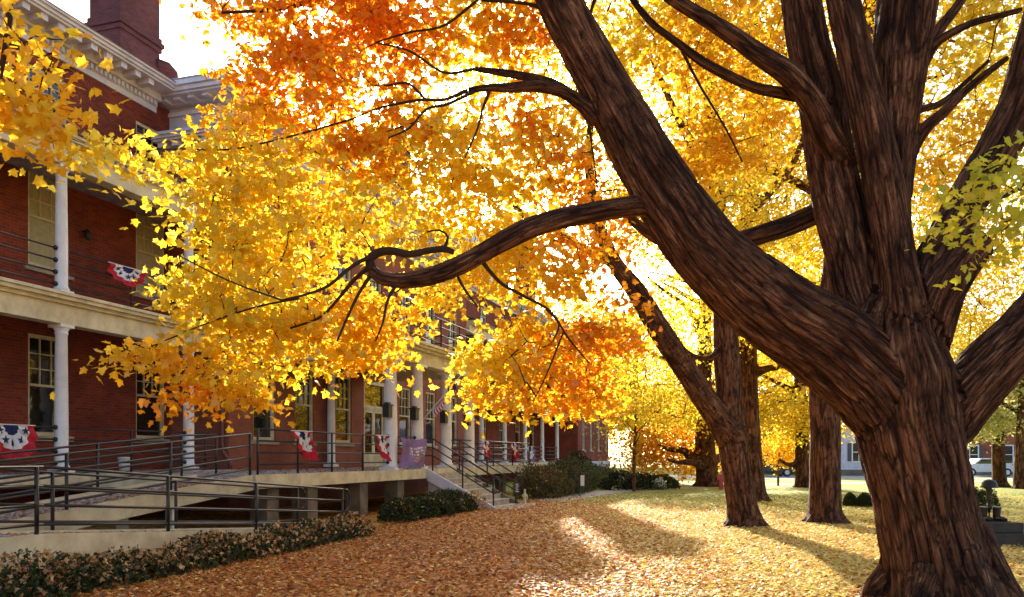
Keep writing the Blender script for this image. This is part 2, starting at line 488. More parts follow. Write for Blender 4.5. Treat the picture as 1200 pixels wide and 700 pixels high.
def crown_points(blobs, per=24, spread=.26, flatten=.5, size=.11, surf=.25):
    """blobs: (centre, radii, number of sprays, palette) -> sprays, leaf centres, sizes, colours"""
    subs, C, K = [], [], []
    for c, r, ns, pal in blobs:
        c = np.array(c); r = np.array(r)
        for _ in range(ns):
            d = unit(rng.normal(0, 1, 3)); q = c + r * d * (surf + (1 - surf) * rng.random()) ** (1 / 2.2)
            subs.append(q)
            m = max(4, int(per * rng.uniform(.6, 1.4)))
            sp = spread * rng.uniform(.7, 1.35)
            pts = q + np.clip(rng.normal(0, 1, (m, 3)), -1.7, 1.7) * np.array([sp, sp, sp * flatten])
            pts[:, 2] -= .25 * ((pts[:, :2] - q[:2]) ** 2).sum(1) / sp
            col = pick_cols(pal, m) * rng.uniform(.82, 1.1) * rng.uniform(.85, 1.12, (m, 1))
            C.append(pts); K.append(col)
    C = np.concatenate(C); K = np.clip(np.concatenate(K), 0, .92)
    return np.array(subs), C, size * rng.uniform(.65, 1.25, len(C)), K
PAL['dark'] = [(.034, .046, .010), (.055, .062, .013), (.022, .030, .008)]
PAL['brush'] = [(.10, .085, .03), (.07, .08, .025), (.15, .10, .04)]
PAL['sage'] = [(.12, .16, .06), (.16, .20, .07), (.09, .11, .04)]
PAL['tan'] = [(.50, .26, .10), (.60, .38, .17), (.38, .16, .06)]
PAL['litter'] = [(.40, .15, .035), (.52, .24, .05), (.30, .10, .03), (.60, .36, .09), (.46, .19, .04), (.70, .48, .14), (.22, .08, .025)]
PAL['sunpatch_litter'] = [(.82, .66, .17), (.86, .76, .34), (.76, .54, .11), (.82, .70, .24)]  # yellow leaf fall, paled to put the lawn's sun patch into its colour
# ------------------------------------------------------------------ camera, sky, sun
cam = bpy.data.cameras.new('camera'); cam.lens = 36 * F / 1200; cam.sensor_width = 36; cam.shift_y = 185 / 1200
cam.clip_end = 2000; cam.clip_start = .05
co = bpy.data.objects.new('camera', cam); co.location = (0, 0, EYE); co.rotation_euler = (math.radians(90), 0, 0)
link(co); S.camera = co
SUN_EL, SUN_AZ = math.radians(20.3), math.radians(-2)    # ahead of the camera, azimuth from +Y to +X
w = bpy.data.worlds.new('World'); S.world = w; w.use_nodes = True
nt = w.node_tree; bg = nt.nodes['Background']
sky = nt.nodes.new('ShaderNodeTexSky'); sky.sky_type = 'NISHITA'; sky.sun_disc = False
sky.sun_elevation = SUN_EL; sky.sun_rotation = SUN_AZ; sky.dust_density = 3.0; sky.air_density = 1.0; sky.ozone_density = 1.0
nt.links.new(sky.outputs[0], bg.inputs[0]); bg.inputs[1].default_value = .125
sl = bpy.data.lights.new('sun', 'SUN'); sl.energy = 5.0; sl.angle = math.radians(.5); sl.color = (1.0, .93, .80)
so = bpy.data.objects.new('sun', sl); link(so)
sd = Vector((math.sin(SUN_AZ) * math.cos(SUN_EL), math.cos(SUN_AZ) * math.cos(SUN_EL), math.sin(SUN_EL)))
so.rotation_euler = sd.to_track_quat('Z', 'Y').to_euler(); so.location = (0, 30, 40)
S.view_settings.view_transform = 'Standard'; S.view_settings.look = 'None'; S.view_settings.gamma = 1
S.view_settings.exposure = 1.62; S.view_settings.use_curve_mapping = False
S.render.engine = 'CYCLES'
S.cycles.max_bounces = 7; S.cycles.diffuse_bounces = 4; S.cycles.glossy_bounces = 3; S.cycles.transmission_bounces = 5
S.cycles.use_denoising = True; S.cycles.sample_clamp_indirect = 8

# ------------------------------------------------------------------ ground, path, road
mb = MB(); mb.add([(-500, -200, 0), (500, -200, 0), (500, 900, 0), (-500, 900, 0)], [(0, 1, 2, 3)])
mb.build('ground', M['ground'], kind='structure')
def strip(name, pts, width, z, mat):
    mb = MB(); vs = []
    pts = [np.array(p[:2]) for p in pts]
    for i, p in enumerate(pts):
        d = unit(pts[min(i+1, len(pts)-1)] - pts[max(i-1, 0)]); n = np.array([-d[1], d[0]])
        vs += [(*(p + n*width/2), z), (*(p - n*width/2), z)]
    mb.add(vs, [(2*i, 2*i+1, 2*i+3, 2*i+2) for i in range(len(pts)-1)])
    return mb.build(name, mat, kind='structure')
pp, _ = spline([(1.2, 29, 0), (4.6, 37, 0), (8.5, 41, 0), (14, 45.5, 0), (24, 50, 0), (40, 56, 0)], [1]*6, 1.0)
strip('path', pp, 1.5, .006, M['path'])
strip('road', [(-10, 64), (120, 64)], 7.0, .006, M['path'])  # asphalt in the pale path colour, its backlit glare painted in
strip('pavement', [(-10, 57.5), (120, 57.5)], 1.6, .006, M['path'])

# ------------------------------------------------------------------ the brick hall
BO = (-9.84, 17.7, 0.0); BR = math.atan2(.9536, .3011)
def TT(u, o):                         # pixel column on a plane `o` metres in front of the columns -> metres along the hall
    k = (u - 600) / F
    return (17.7*k - .3011*k*o + 9.84 - .9536*o) / (.3011 - .9536*k)
def W(t, o, z): return np.array([-9.84 + .3011*t + .9536*o, 17.7 + .9536*t - .3011*o, z])
def L(t, o, z): return (t, -o, z)
def bx(mb, t0, t1, o0, o1, z0, z1, mi=0): mb.box(t0, t1, -o1, -o0, z0, z1, mi)

hall = empty('brick_hall', BO, BR, 'long red brick hall with white-columned two-storey galleries and tall sash windows', 'building')

def wall_panel(mb, t0, t1, o, th, z0, z1, holes):
    ts = sorted({t0, t1, *[h[0] for h in holes], *[h[1] for h in holes]})
    for a, b in zip(ts[:-1], ts[1:]):
        hs = sorted([(h[2], h[3]) for h in holes if h[0] < (a+b)/2 < h[1]])
        z = z0
        for h0, h1 in hs:
            if h0 > z: bx(mb, a, b, o-th, o, z, h0)
            z = h1
        if z1 > z: bx(mb, a, b, o-th, o, z, z1)

WW = 1.15
def win_proto(w, h, muntins=True, low=False):
    f = MB(); y0, y1 = .05, .14
    f.box(-w/2, -w/2+.085, y0, y1, 0, h); f.box(w/2-.085, w/2, y0, y1, 0, h)
    f.box(-w/2+.085, w/2-.085, y0, y1, 0, .09); f.box(-w/2+.085, w/2-.085, y0, y1, h-.09, h)
    f.box(-w/2+.085, w/2-.085, .07, .135, h*.5-.03, h*.5+.03)
    for s in ((.5, 1.0),) + (((.0, .5),) if low else ()):
        a, b = h*s[0]+.03, h*s[1]-.09
        if muntins:
            for k in (1, 2):
                x = -w/2+.085 + (w-.17)*k/3
                f.box(x-.012, x+.012, .085, .125, a, b)
            for k in (1, 2): f.box(-w/2+.085, w/2-.085, .088, .122, a+(b-a)*k/3-.012, a+(b-a)*k/3+.012)
    o = f.build('window', M['cream'], hall)
    p = MB(); p.box(-w/2+.06, w/2-.06, .126, .16, .05, h-.05)
    p.build('pane', M['glass'], o)
    s = MB(); s.box(-w/2-.12, w/2+.12, -.07, .12, -.13, -.002); s.build('sill', M['stone'], o)
    return o
PROTO = {'full': win_proto(WW, 2.43), 'attic': win_proto(WW, 1.5), 'slim': win_proto(1.0, 2.43, low=True)}
used = set(); curt = None
def put_window(t, o, z, kind='full', blind=False):
    if kind not in used: w_ = PROTO[kind]; used.add(kind)
    else: w_ = copy_tree(PROTO[kind], hall)
    w_.location = L(t, o, z)
    if blind:
        b = MB(); b.box(-WW/2+.09, WW/2-.09, .1215, .1255, .1, 2.34); b.build('blind', M['blind'], w_)

wins = []      # (t, o, z, kind, width, height, blind)
GF, UF, AF = 2.10, 6.15, 9.45
tl = [TT(57, -2), TT(177, -2)]; sp = tl[1] - tl[0]
left_t = [tl[0] - 3*sp, tl[0] - 2*sp, tl[0] - sp, tl[0], tl[1]]
mw = MB(); holes = []
for i, t in enumerate(left_t):
    for z, k, h in ((GF, 'full', 2.43), (UF, 'full', 2.43), (AF, 'attic', 1.5)):
        holes.append((t-WW/2, t+WW/2, z, z+h)); wins.append((t, -2, z, k, z == UF))
wall_panel(mw, -14, 5.76, -2, .35, 0, 11.7, holes)
bx(mw, -14, 50, -14, -13.7, 0, 11.7); bx(mw, -14, -13.7, -13.7, -2.35, 0, 11.7)
holes = []
fw = [26.0 + 3.6*i for i in range(6)]
for t in fw:
    for z, k, h in ((GF, 'full', 2.43), (UF, 'full', 2.43), (AF, 'attic', 1.5)):
        holes.append((t-WW/2, t+WW/2, z, z+h)); wins.append((t, -2, z, k, False))
wall_panel(mw, 24.9, 46.5, -2, .35, 0, 11.7, holes)
mw.build('wall', M['brick'], hall)
# central pavilion
pw = MB(); holes = []
pt = [TT(310, 0), TT(357, 0), TT(403, 0), TT(475, 0), TT(505, 0), TT(531, 0)]
dt = TT(440, 0)
for t in pt:
    for z in (GF, UF):
        holes.append((t-WW/2, t+WW/2, z, z+2.43)); wins.append((t, 0, z, 'full', False))
holes.append((dt-.95, dt+.95, 1.2, 4.55)); holes.append((dt-WW/2, dt+WW/2, UF, UF+2.43)); wins.append((dt, 0, UF, 'full', False))
wall_panel(pw, 5.76, 24.9, 0, .35, 0, 10.3, holes)
bx(pw, 5.76, 6.11, -2.6, -.35, 0, 10.3); bx(pw, 24.55, 24.9, -2.6, -.35, 0, 10.3)
pw.build('wall', M['brick_light'], hall)
# end pavilion far off
ew = MB(); holes = []
et = [TT(u, .9) for u in (684, 693, 702, 711)]
for t in et:
    for z in (GF, UF):
        holes.append((t-.5, t+.5, z, z+2.43)); wins.append((t, .9, z, 'slim', False))
wall_panel(ew, 46.5, 59, .9, .35, 1.2, 10.3, holes); bx(ew, 46.5, 46.85, -3, .55, 1.2, 10.3); bx(ew, 58.65, 59, -14, .55, 1.2, 10.3)
ew.build('wall', M['brick'], hall)
fb = MB(); bx(fb, 46.4, 59.1, -3, 1.0, 0, 1.2); fb.build('foundation', M['lavender'], hall)
for a in wins: put_window(*a)
# door
d = MB(); a, b = dt-.95, dt+.95
bx(d, a, a+.12, -.16, -.03, 1.2, 4.55); bx(d, b-.12, b, -.16, -.03, 1.2, 4.55); bx(d, a+.12, b-.12, -.16, -.03, 4.4, 4.55)
bx(d, a+.12, b-.12, -.15, -.05, 3.45, 3.58)
for s in (a+.12, dt): 
    e = s + (.83)
    bx(d, s, s+.11, -.14, -.08, 1.2, 3.45); bx(d, e-.11, e, -.14, -.08, 1.2, 3.45)
    bx(d, s+.11, e-.11, -.14, -.08, 1.2, 1.75); bx(d, s+.11, e-.11, -.14, -.08, 3.3, 3.45)
door = d.build('door', M['cream'], hall)
g = MB(); bx(g, a+.1, b-.1, -.2, -.125, 1.7, 4.45); g.build('pane', M['glass'], door)
hd = MB(); hd.tube([L(dt-.06, -.02, 2.15), L(dt-.06, -.02, 2.45)], .018); hd.build('handle', M['bronze'], door)

# galleries: decks, beams, roofs
def gallery(t0, t1, rail_ts, posts):
    g = MB(); bx(g, t0, t1, -1.98, .35, 1.05, 1.23); g.build('gallery_floor', M['deck'], hall)
    g = MB(); bx(g, t0, t1, .352, .40, .98, 1.21)
    for z0 in (4.47, 7.93):
        bx(g, t0, t1, -.17, .17, z0, z0+.42); bx(g, t0, t1, -.20, .25, z0+.42, z0+.50); bx(g, t0, t1, -.2, .36, z0+.50, z0+.58); bx(g, t0, t1, -.2, .41, z0+.58, z0+.65)
        for k in range(int((t1-t0)/.16)):
            if z0 > 5: bx(g, t0+.16*k, t0+.16*k+.08, .252, .31, z0+.42, z0+.498)
    g.build('gallery_beam', M['cream'], hall, bevel=.006)
    g = MB(); bx(g, t0, t1, -1.98, -.20, 4.9, 5.1); bx(g, t0, t1, -1.98, -.20, 8.35, 8.5); g.build('gallery_ceiling', M['deck'], hall)
    r = MB(); r.hexa([L(t0, .45, 8.585), L(t1, .45, 8.585), L(t1, -2, 9.25), L(t0, -2, 9.25), L(t0, .45, 8.64), L(t1, .45, 8.64), L(t1, -2, 9.32), L(t0, -2, 9.32)])
    r.build('gallery_roof', M['dark_roof'], hall)
M['dark_roof'] = mat_plain('dark_roof_metal', (.06, .04, .05), .5)
gallery(-12.5, 5.7, None, None); gallery(24.95, 46.4, None, None)
def column(t, o, z0, z1, r):
    m = MB(); m.box(t-r*1.35, t+r*1.35, -o-r*1.35, -o+r*1.35, z0, z0+.09)
    m.lathe(t, -o, [(r*1.25, z0+.09), (r*1.28, z0+.13), (r*1.05, z0+.18), (r, z0+.2), (r*1.0, z0+1.2), (r*.86, z1-.22), (r*.98, z1-.2), (r*.98, z1-.17), (r*.88, z1-.15), (r*1.2, z1-.08), (r*1.2, z1-.07)], 24)
    m.box(t-r*1.3, t+r*1.3, -o-r*1.3, -o+r*1.3, z1-.07, z1-.001)
    return m.build('column', M['white'], hall)
colsL = [-8.16, -4.08, 0, 4.08]; colsR = [27.2, 31.2, 35.4, 39.5, 43.6]
for t in colsL + colsR:
    column(t, 0, 1.231, 4.47, .14); column(t, 0, 5.121, 7.93, .13)
COLP = [TT(458, 4.27), TT(489, 4.27), TT(523, 4.27), TT(550, 4.27)]
for t in COLP: column(t, 4.27, 1.201, 4.45, .19)
column(TT(388, .25), .25, 1.24, 4.45, .14)
# railings of the galleries
def railing(pts, zs, posts, name, parent, mat, pr=.026, rr=.019, z0=0.0, flange=None):
    m = MB()
    for z in zs: m.tube([(p[0], p[1], p[2] + z) for p in pts], rr, 8)
    for p in posts: m.tube([(p[0], p[1], p[2] + z0), (p[0], p[1], p[2] + max(zs))], pr, 8)
    for f in (flange or []):
        for z in zs: m.sphere((f[0], f[1], f[2] + z), .055, 8, 6)
    return m.build(name, mat, parent)
Z4 = (.90, .66, .42, .18)
for base, cols in ((1.23, colsL), (5.12, colsL)):
    for a, b in zip(cols[:-1], cols[1:]):
        railing([L(a+.16, 0, base), L(b-.16, 0, base)], (1.0, .74, .48, .22), [L((a+b)/2, 0, base)], 'railing', hall, M['metal'], flange=[L(a+.15, 0, base), L(b-.15, 0, base)])
railing([L(4.24, 0, 1.23), L(4.75, 0, 1.23)], (1.0, .74, .48, .22), [L(4.75, 0, 1.23)], 'railing', hall, M['metal'])
railing([L(4.22, 0, 5.12), L(5.74, 0, 5.12)], (1.0, .74, .48, .22), [], 'railing', hall, M['metal'])
for base in (1.23, 5.12):
    for a, b in zip(colsR[:-1], colsR[1:]):
        railing([L(a+.15, 0, base), L(b-.15, 0, base)], (1.0, .74, .48, .22), [L((a+b)/2, 0, base)], 'railing', hall, M['metal'], flange=[L(a+.15, 0, base), L(b-.15, 0, base)])
# main cornice with modillions and dentils
def cornice(mb, t0, t1, o, zb, sc=1.0):
    bx(mb, t0, t1, o+.002, o+.07, zb, zb+.16*sc); bx(mb, t0, t1, o+.002, o+.10, zb+.16*sc, zb+.30*sc)
    for k in range(int((t1-t0)/.15)): bx(mb, t0+.15*k, t0+.15*k+.085, o+.10, o+.17, zb+.17*sc, zb+.29*sc)
    bx(mb, t0, t1, o+.002, o+.24, zb+.30*sc, zb+.36*sc)
    for k in range(int((t1-t0)/.49)): bx(mb, t0+.49*k, t0+.49*k+.2, o+.24, o+.66, zb+.36*sc, zb+.50*sc)
    bx(mb, t0, t1, o+.002, o+.24, zb+.36*sc, zb+.502*sc)
    bx(mb, t0, t1, o+.002, o+.74, zb+.502*sc, zb+.56*sc); bx(mb, t0, t1, o+.002, o+.80, zb+.56*sc, zb+.64*sc); bx(mb, t0, t1, o+.002, o+.86, zb+.64*sc, zb+.72*sc)
for t0_, t1_ in ((-14, 5.1), (26, 46.4)):
    c = MB(); cornice(c, t0_, t1_, -2, 11.4); c.build('cornice', M['cornice'], hall)
c = MB(); cornice(c, 46.4, 59.4, .9, 10.05); c.build('cornice', M['cornice'], hall)
c = MB(); cornice(c, 5.0, 25.6, 0, 10.05)
# side return of the pavilion cornice (faces back along the hall)
for k, (w_, a, b) in enumerate([(.07, 10.05, 10.21), (.10, 10.21, 10.35), (.24, 10.35, 10.552), (.74, 10.552, 10.61), (.80, 10.61, 10.69), (.86, 10.69, 10.77)]):
    bx(c, 5.76-w_, 5.758, -2.0, -.001, a, b)
for k in range(12): bx(c, 5.59, 5.66, -1.95+.15*k, -1.865+.15*k, 10.22, 10.34)
for k in range(4): bx(c, 5.1, 5.52, -1.9+.49*k, -1.7+.49*k, 10.41, 10.55)
c.build('cornice', M['cornice'], hall)
# roofs
def hip(mb, t0, t1, o0, o1, z0, z1, ins):
    a = [L(t0, o1, z0), L(t1, o1, z0), L(t1, o0, z0), L(t0, o0, z0)]
    om = (o0+o1)/2
    b = [L(t0+ins, om+.01, z1), L(t1-ins, om+.01, z1), L(t1-ins, om-.01, z1), L(t0+ins, om-.01, z1)]
    mb.hexa(a + b)
r = MB(); hip(r, -14.6, 47.2, -14.6, -1.1, 12.1, 14.2, 4); bx(r, 5.0, 25.65, -8.0, .84, 10.772, 10.80); bx(r, 4.9, 25.7, -8.3, .55, 12.16, 12.2); hip(r, 45.6, 59.9, -14, 1.7, 10.78, 14.8, 4)
r.build('roof', M['slate'], hall)
at = MB(); bx(at, 5.7, 24.95, -8, -.3, 10.80, 11.75); at.build('wall', M['lavender'], hall)
at = MB()
for e, z0_, z1_ in ((.06, 11.5, 11.62), (.2, 11.752, 11.84), (.62, 11.84, 11.90), (.70, 11.90, 12.02), (.78, 12.02, 12.16)):
    if z0_ < 11.7:
        bx(at, 5.7-e, 24.95+e, -.298, -.3+e, z0_, z1_); bx(at, 5.7-e, 5.698, -2.6, -.299, z0_, z1_)
    else: bx(at, 5.7-e, 24.95+e, -8.2, -.3+e, z0_, z1_)
for k in range(5): bx(at, 5.2, 5.5, -2.4+.48*k, -2.2+.48*k, 11.755, 11.835)
at.build('cornice', M['cornice'], hall)
# chimneys
def chimney(t0, t1, o0, o1, zb, zt):
    c = MB(); bx(c, t0, t1, o0, o1, zb, zt)
    for z, e in ((13.9, .05), (14.05, .1), (14.2, .05), (zt-.45, .08), (zt-.25, .14)): bx(c, t0-e, t1+e, o0-e, o1+e, z, z+.13)
    ch = c.build('chimney', M['chimney'], hall); return ch
chimney(TT(141, -3), TT(187, -3), -4.1, -3.0, 11.9, 16.2)
chimney(21.2, 22.7, -3.1, -2.1, 12, 17.2)
chimney(43.6, 45.6, -3.2, -2.2, 12, 17.6)  # added behind the leaves to throw a shade lobe on the lawn
chimney(38.6, 40.2, -3.6, -2.6, 12, 16.8)  # unseen as well, added to scallop the shade edge
m = MB()  # unseen cross gable, added so its shadow shapes the lawn's shade edge
for t0_, t1_ in ((29.5, 36.5),):
    tm = (t0_+t1_)/2
    m.add([L(t0_, -1.6, 12.1), L(t1_, -1.6, 12.1), L(tm, -1.6, 15.6), L(t0_, -7, 12.1), L(t1_, -7, 12.1), L(tm, -7, 15.6)], [(0, 1, 2), (4, 3, 5), (0, 2, 5, 3), (1, 4, 5, 2)])
m.build('shadow_gable', M['white'], hall)
v = MB(); tv = TT(187, -3)
v.tube([L(tv-.05, -3.1, 13.55), L(tv+.25, -2.95, 13.55), L(tv+.40, -2.9, 13.45), L(tv+.44, -2.9, 13.15)], [.2, .2, .2, .2], 12)
v.build('vent_hood', M['chimney'], hall)
# portico: roof beam, balcony, ceiling
a, b = COLP[0]-.32, COLP[-1]+.32
p = MB()
for o0, o1 in ((4.08, 4.46),):
    bx(p, a, b, o0, o1, 4.45, 4.85); 
bx(p, a, a+.36, .02, 4.08, 4.45, 4.85); bx(p, b-.36, b, .02, 4.08, 4.45, 4.85)
bx(p, a-.1, b+.1, .02, 4.58, 4.85, 4.93); bx(p, a-.2, b+.2, .02, 4.7, 4.93, 5.01); bx(p, a-.27, b+.27, .02, 4.77, 5.01, 5.09)
p.build('portico_beam', M['cream'], hall, bevel=.006)
railing([L(a, .05, 5.09), L(a, 4.5, 5.09), L(b, 4.5, 5.09), L(b, .05, 5.09)], (1.0, .74, .48, .22), [L(a, 4.5, 5.09), L(a, 2.2, 5.09), L(b, 4.5, 5.09), L((a+b)/2, 4.5, 5.09), L(a+1.9, 4.5, 5.09), L(b-1.9, 4.5, 5.09)], 'railing', hall, M['metal'])
# deck in front of the pavilion
DL, DR = .5, 21.2
p = MB(); bx(p, DL, DR, .41, 4.55, 1.02, 1.2); p.build('portico_floor', M['deck'], hall)
p = MB(); bx(p, DL-.04, DR+.04, 4.552, 4.62, .92, 1.215); bx(p, DL-.06, DL-.002, .41, 3.1, .92, 1.215); bx(p, DR+.002, DR+.06, .41, 4.55, .92, 1.215)
p.build('floor_edge', M['cream'], hall)
for u in (310, 357, 418, 462): 
    for o in (4.25, 2.2):
        t = TT(u, o); p = MB(); bx(p, t-.22, t+.22, o-.22, o+.22, 0, 1.018); p.build('pier', M['concrete'], hall, bevel=.012)
for t in (DR-.5, DR-3.2, 15.0): p = MB(); bx(p, t-.18, t+.18, 3.95, 4.31, 0, 1.018); p.build('pier', M['concrete'], hall, bevel=.012)
# landing railing and railing at the right end of the deck
zs = (.98, .73, .48, .23); E = 4.47
q = [TT(u, E) for u in (302, 349, 389, 425)]
railing([L(q[0], E, 1.2), L(COLP[0]-.2, E-.2, 1.2)], zs, [L(t, E, 1.2) for t in q], 'railing', hall, M['metal'], flange=[L(COLP[0]-.2, E-.2, 1.2)])
railing([L(COLP[0]+.2, E-.2, 1.2), L(COLP[1]-.2, E-.2, 1.2)], zs, [], 'railing', hall, M['metal'], flange=[L(COLP[0]+.2, E-.2, 1.2), L(COLP[1]-.2, E-.2, 1.2)])
railing([L(COLP[3]-1.9, E-.1, 1.2), L(DR-.1, E, 1.2), L(DR-.1, .5, 1.2)], zs, [L(COLP[3]-1.9, E-.1, 1.2), L(DR-.1, E, 1.2), L(DR-2.6, E, 1.2), L(DR-5.1, E, 1.2)], 'railing', hall, M['metal'])
# lanterns on the portico columns, wall lamps, downspouts
for t in COLP:
    m = MB(); bx(m, t-.40, t-.17, 4.2, 4.4, 2.72, 3.05); bx(m, t-.43, t-.15, 4.17, 4.43, 3.05, 3.09); bx(m, t-.36, t-.2, 4.24, 4.36, 3.09, 3.15)
    m.build('lantern', M['metal'], hall)
for t, o, z in ((TT(97, -2), -2, 7.25), (TT(427, 0), 0, 2.95), (TT(457, 0), 0, 2.95)):
    m = MB(); m.sphere(L(t, o+.16, z), (.08, .08, .14)); m.tube([L(t, o, z+.1), L(t, o+.16, z+.14)], .02); m.build('wall_lamp', M['bronze'], hall)
m = MB(); t = 5.62
m.tube([L(t, -.12, 10.0), L(t, -.12, 2.0), L(t, -.10, 1.75), L(t+.02, .12, 1.45), L(t+.02, .16, 1.24)], .06, 10); m.build('downspout', M['pipe'], hall)
m = MB(); t = TT(381, 0); m.tube([L(t, .1, 10.0), L(t, .1, 1.24)], .06, 10); m.build('downspout', M['pipe'], hall)

# ------------------------------------------------------------------ entrance steps
st = empty('entrance_steps', BO, BR, 'pale stone entrance steps with black pipe handrails below the portico', 'steps')
T0, T1 = TT(500, 4.6), TT(535, 4.6)
m = MB(); n = 7
for i in range(n):
    z = 1.19 - (i+1)*.17; o = 4.625 + .31*i
    bx(m, T0+.06, T1-.06, o, o+.335, -.02, z); bx(m, T0+.05, T1-.05, o+.001, o+.345, z+.001, z+.045)
bx(m, T0-.2, T1+.3, 6.75, 7.5, -.02, .03)
m.build('step', M['step'], st, bevel=.008)
for t in (T0, T1):
    m = MB(); m.add([L(t-.05, 4.63, 1.21), L(t-.05, 6.85, .06), L(t-.05, 6.85, -.02), L(t-.05, 6.4, -.02), L(t-.05, 4.63, .85), L(t+.05, 4.63, 1.21), L(t+.05, 6.85, .06), L(t+.05, 6.85, -.02), L(t+.05, 6.4, -.02), L(t+.05, 4.63, .85)],
        [(0,1,2,3,4), (9,8,7,6,5), (0,5,6,1), (1,6,7,2), (2,7,8,3), (3,8,9,4), (4,9,5,0)]); m.build('stringer', M['concrete' if t == T1 else 'lavender'], st)
for t in (T0+.12, T1-.12):
    m = MB()
    for dz in (.95, .68, .42): m.tube([L(t, 4.3, 1.2+dz), L(t, 4.75, 1.2+dz), L(t, 6.75, .05+dz)], .021, 8)
    for o in (4.75, 5.75, 6.75):
        z = 1.2 - (o-4.75)*.575; m.tube([L(t, o, z-.05), L(t, o, z+.95)], .026, 8)
    m.tube([L(t, 6.75, 1.0), L(t, 6.95, .95), L(t, 6.95, .5), L(t, 6.75, .47)], .021, 8)
    m.build('handrail', M['metal'], st)

# ------------------------------------------------------------------ access ramp
ra = empty('access_ramp', BO, BR, 'cream edged switchback access ramp with black pipe rails along the gallery', 'ramp')
def zu(t): return .57 + (1.17-.57)*np.clip((t+6.0)/6.4, 0, 1)
def zl(t): return np.clip(.57 - .6*(t+6.0)/7.8, .0, .57)
def slope(mb, t0, t1, o0, o1, f, dz0, dz1):
    mb.hexa([L(t0, o1, f(t0)+dz0), L(t1, o1, f(t1)+dz0), L(t1, o0, f(t1)+dz0), L(t0, o0, f(t0)+dz0), L(t0, o1, f(t0)+dz1), L(t1, o1, f(t1)+dz1), L(t1, o0, f(t1)+dz1), L(t0, o0, f(t0)+dz1)])
m = MB(); slope(m, -6, DL-.07, 3.2, 4.5, zu, -.14, 0); bx(m, -8, -6, 3.2, 6.0, .4, .57); slope(m, -6, 1.7, 4.75, 6.0, zl, -.1, .012)
m.build('ramp_floor', M['deck'], ra)
m = MB()
for o0, o1 in ((4.502, 4.58), (3.12, 3.198)): slope(m, -6, DL-.06, o0, o1, zu, -.27, .05)
slope(m, -6, 1.6, 6.002, 6.1, zl, -.42, .06); slope(m, -6, 1.6, 4.66, 4.745, zl, -.3, .05)
bx(m, -8.1, -6.002, 6.002, 6.1, .2, .63); bx(m, -8.1, -8.002, 3.2, 6.0, .2, .63)
m.build('ramp_edge', M['cream'], ra)
for t in (TT(201, 4.4), TT(82, 4.4), TT(201, 4.4)-5.4):
    for o in (4.4, 3.3):
        m = MB(); bx(m, t-.07, t+.07, o-.07, o+.07, 0, zu(t)-.145); m.build('support_post', M['white'], ra)
def ramprail(o, t0, t1, f, ts, name='railing', loop=False, zs=(.90, .66, .42, .18)):
    pts = [L(t, o, f(t)) for t in np.linspace(t0, t1, 8)]
    m = MB()
    for z in zs: m.tube([(p[0], p[1], p[2]+z) for p in pts], .02, 8)
    for t in ts: m.tube([L(t, o, f(t)-.05), L(t, o, f(t)+max(zs))], .027, 8)
    if loop:
        z0 = f(t1)
        m.tube([L(t1, o, z0+zs[0]), L(t1+.2, o, z0+zs[0]-.02), L(t1+.32, o, z0+.75), L(t1+.32, o, z0+.55), L(t1+.2, o, z0+.44), L(t1, o, z0+zs[2])], .02, 8)
    m.build(name, M['metal'], ra)
ramprail(4.54, -6, DL-.1, zu, [TT(78, 4.54), TT(200, 4.54), TT(293, 4.54), TT(78, 4.54)-2.2])
ramprail(3.16, -6, DL+.6, lambda t: zu(t), [-4.4, -2.2, 0, DL+.6])
ramprail(6.05, -6, 1.5, zl, [TT(43, 6.05), TT(197, 6.05), TT(43, 6.05)-1.9, TT(300, 6.05), 1.5], loop=True)
ramprail(4.70, -6, 1.9, zl, [-4.6, -2.0, .4, 1.9], loop=True)
m = MB()
for z in Z4: m.tube([L(-6, 6.05, .57+z), L(-8.05, 6.05, .57+z), L(-8.05, 3.2, .57+z), L(-6, 3.16, .57+z)], .02, 8)
for t, o in ((-8.05, 6.05), (-8.05, 3.2), (-8.05, 4.6)): m.tube([L(t, o, .5), L(t, o, 1.47)], .027, 8)
m.build('railing', M['metal'], ra)

# white pail on the gallery floor
k = W(TT(146, -.7), -.7, 1.23)
pl = empty('pail', k, 0, 'white lidded pail standing on the gallery floor between the two left columns', 'pail')
m = MB(); m.lathe(0, 0, [(.12, 0), (.15, .30)], 16); m.build('bucket', M['white'], pl)
m = MB(); m.lathe(0, 0, [(.16, .301), (.165, .33), (.14, .35), (.03, .36)], 16); m.build('lid', M['white'], pl)

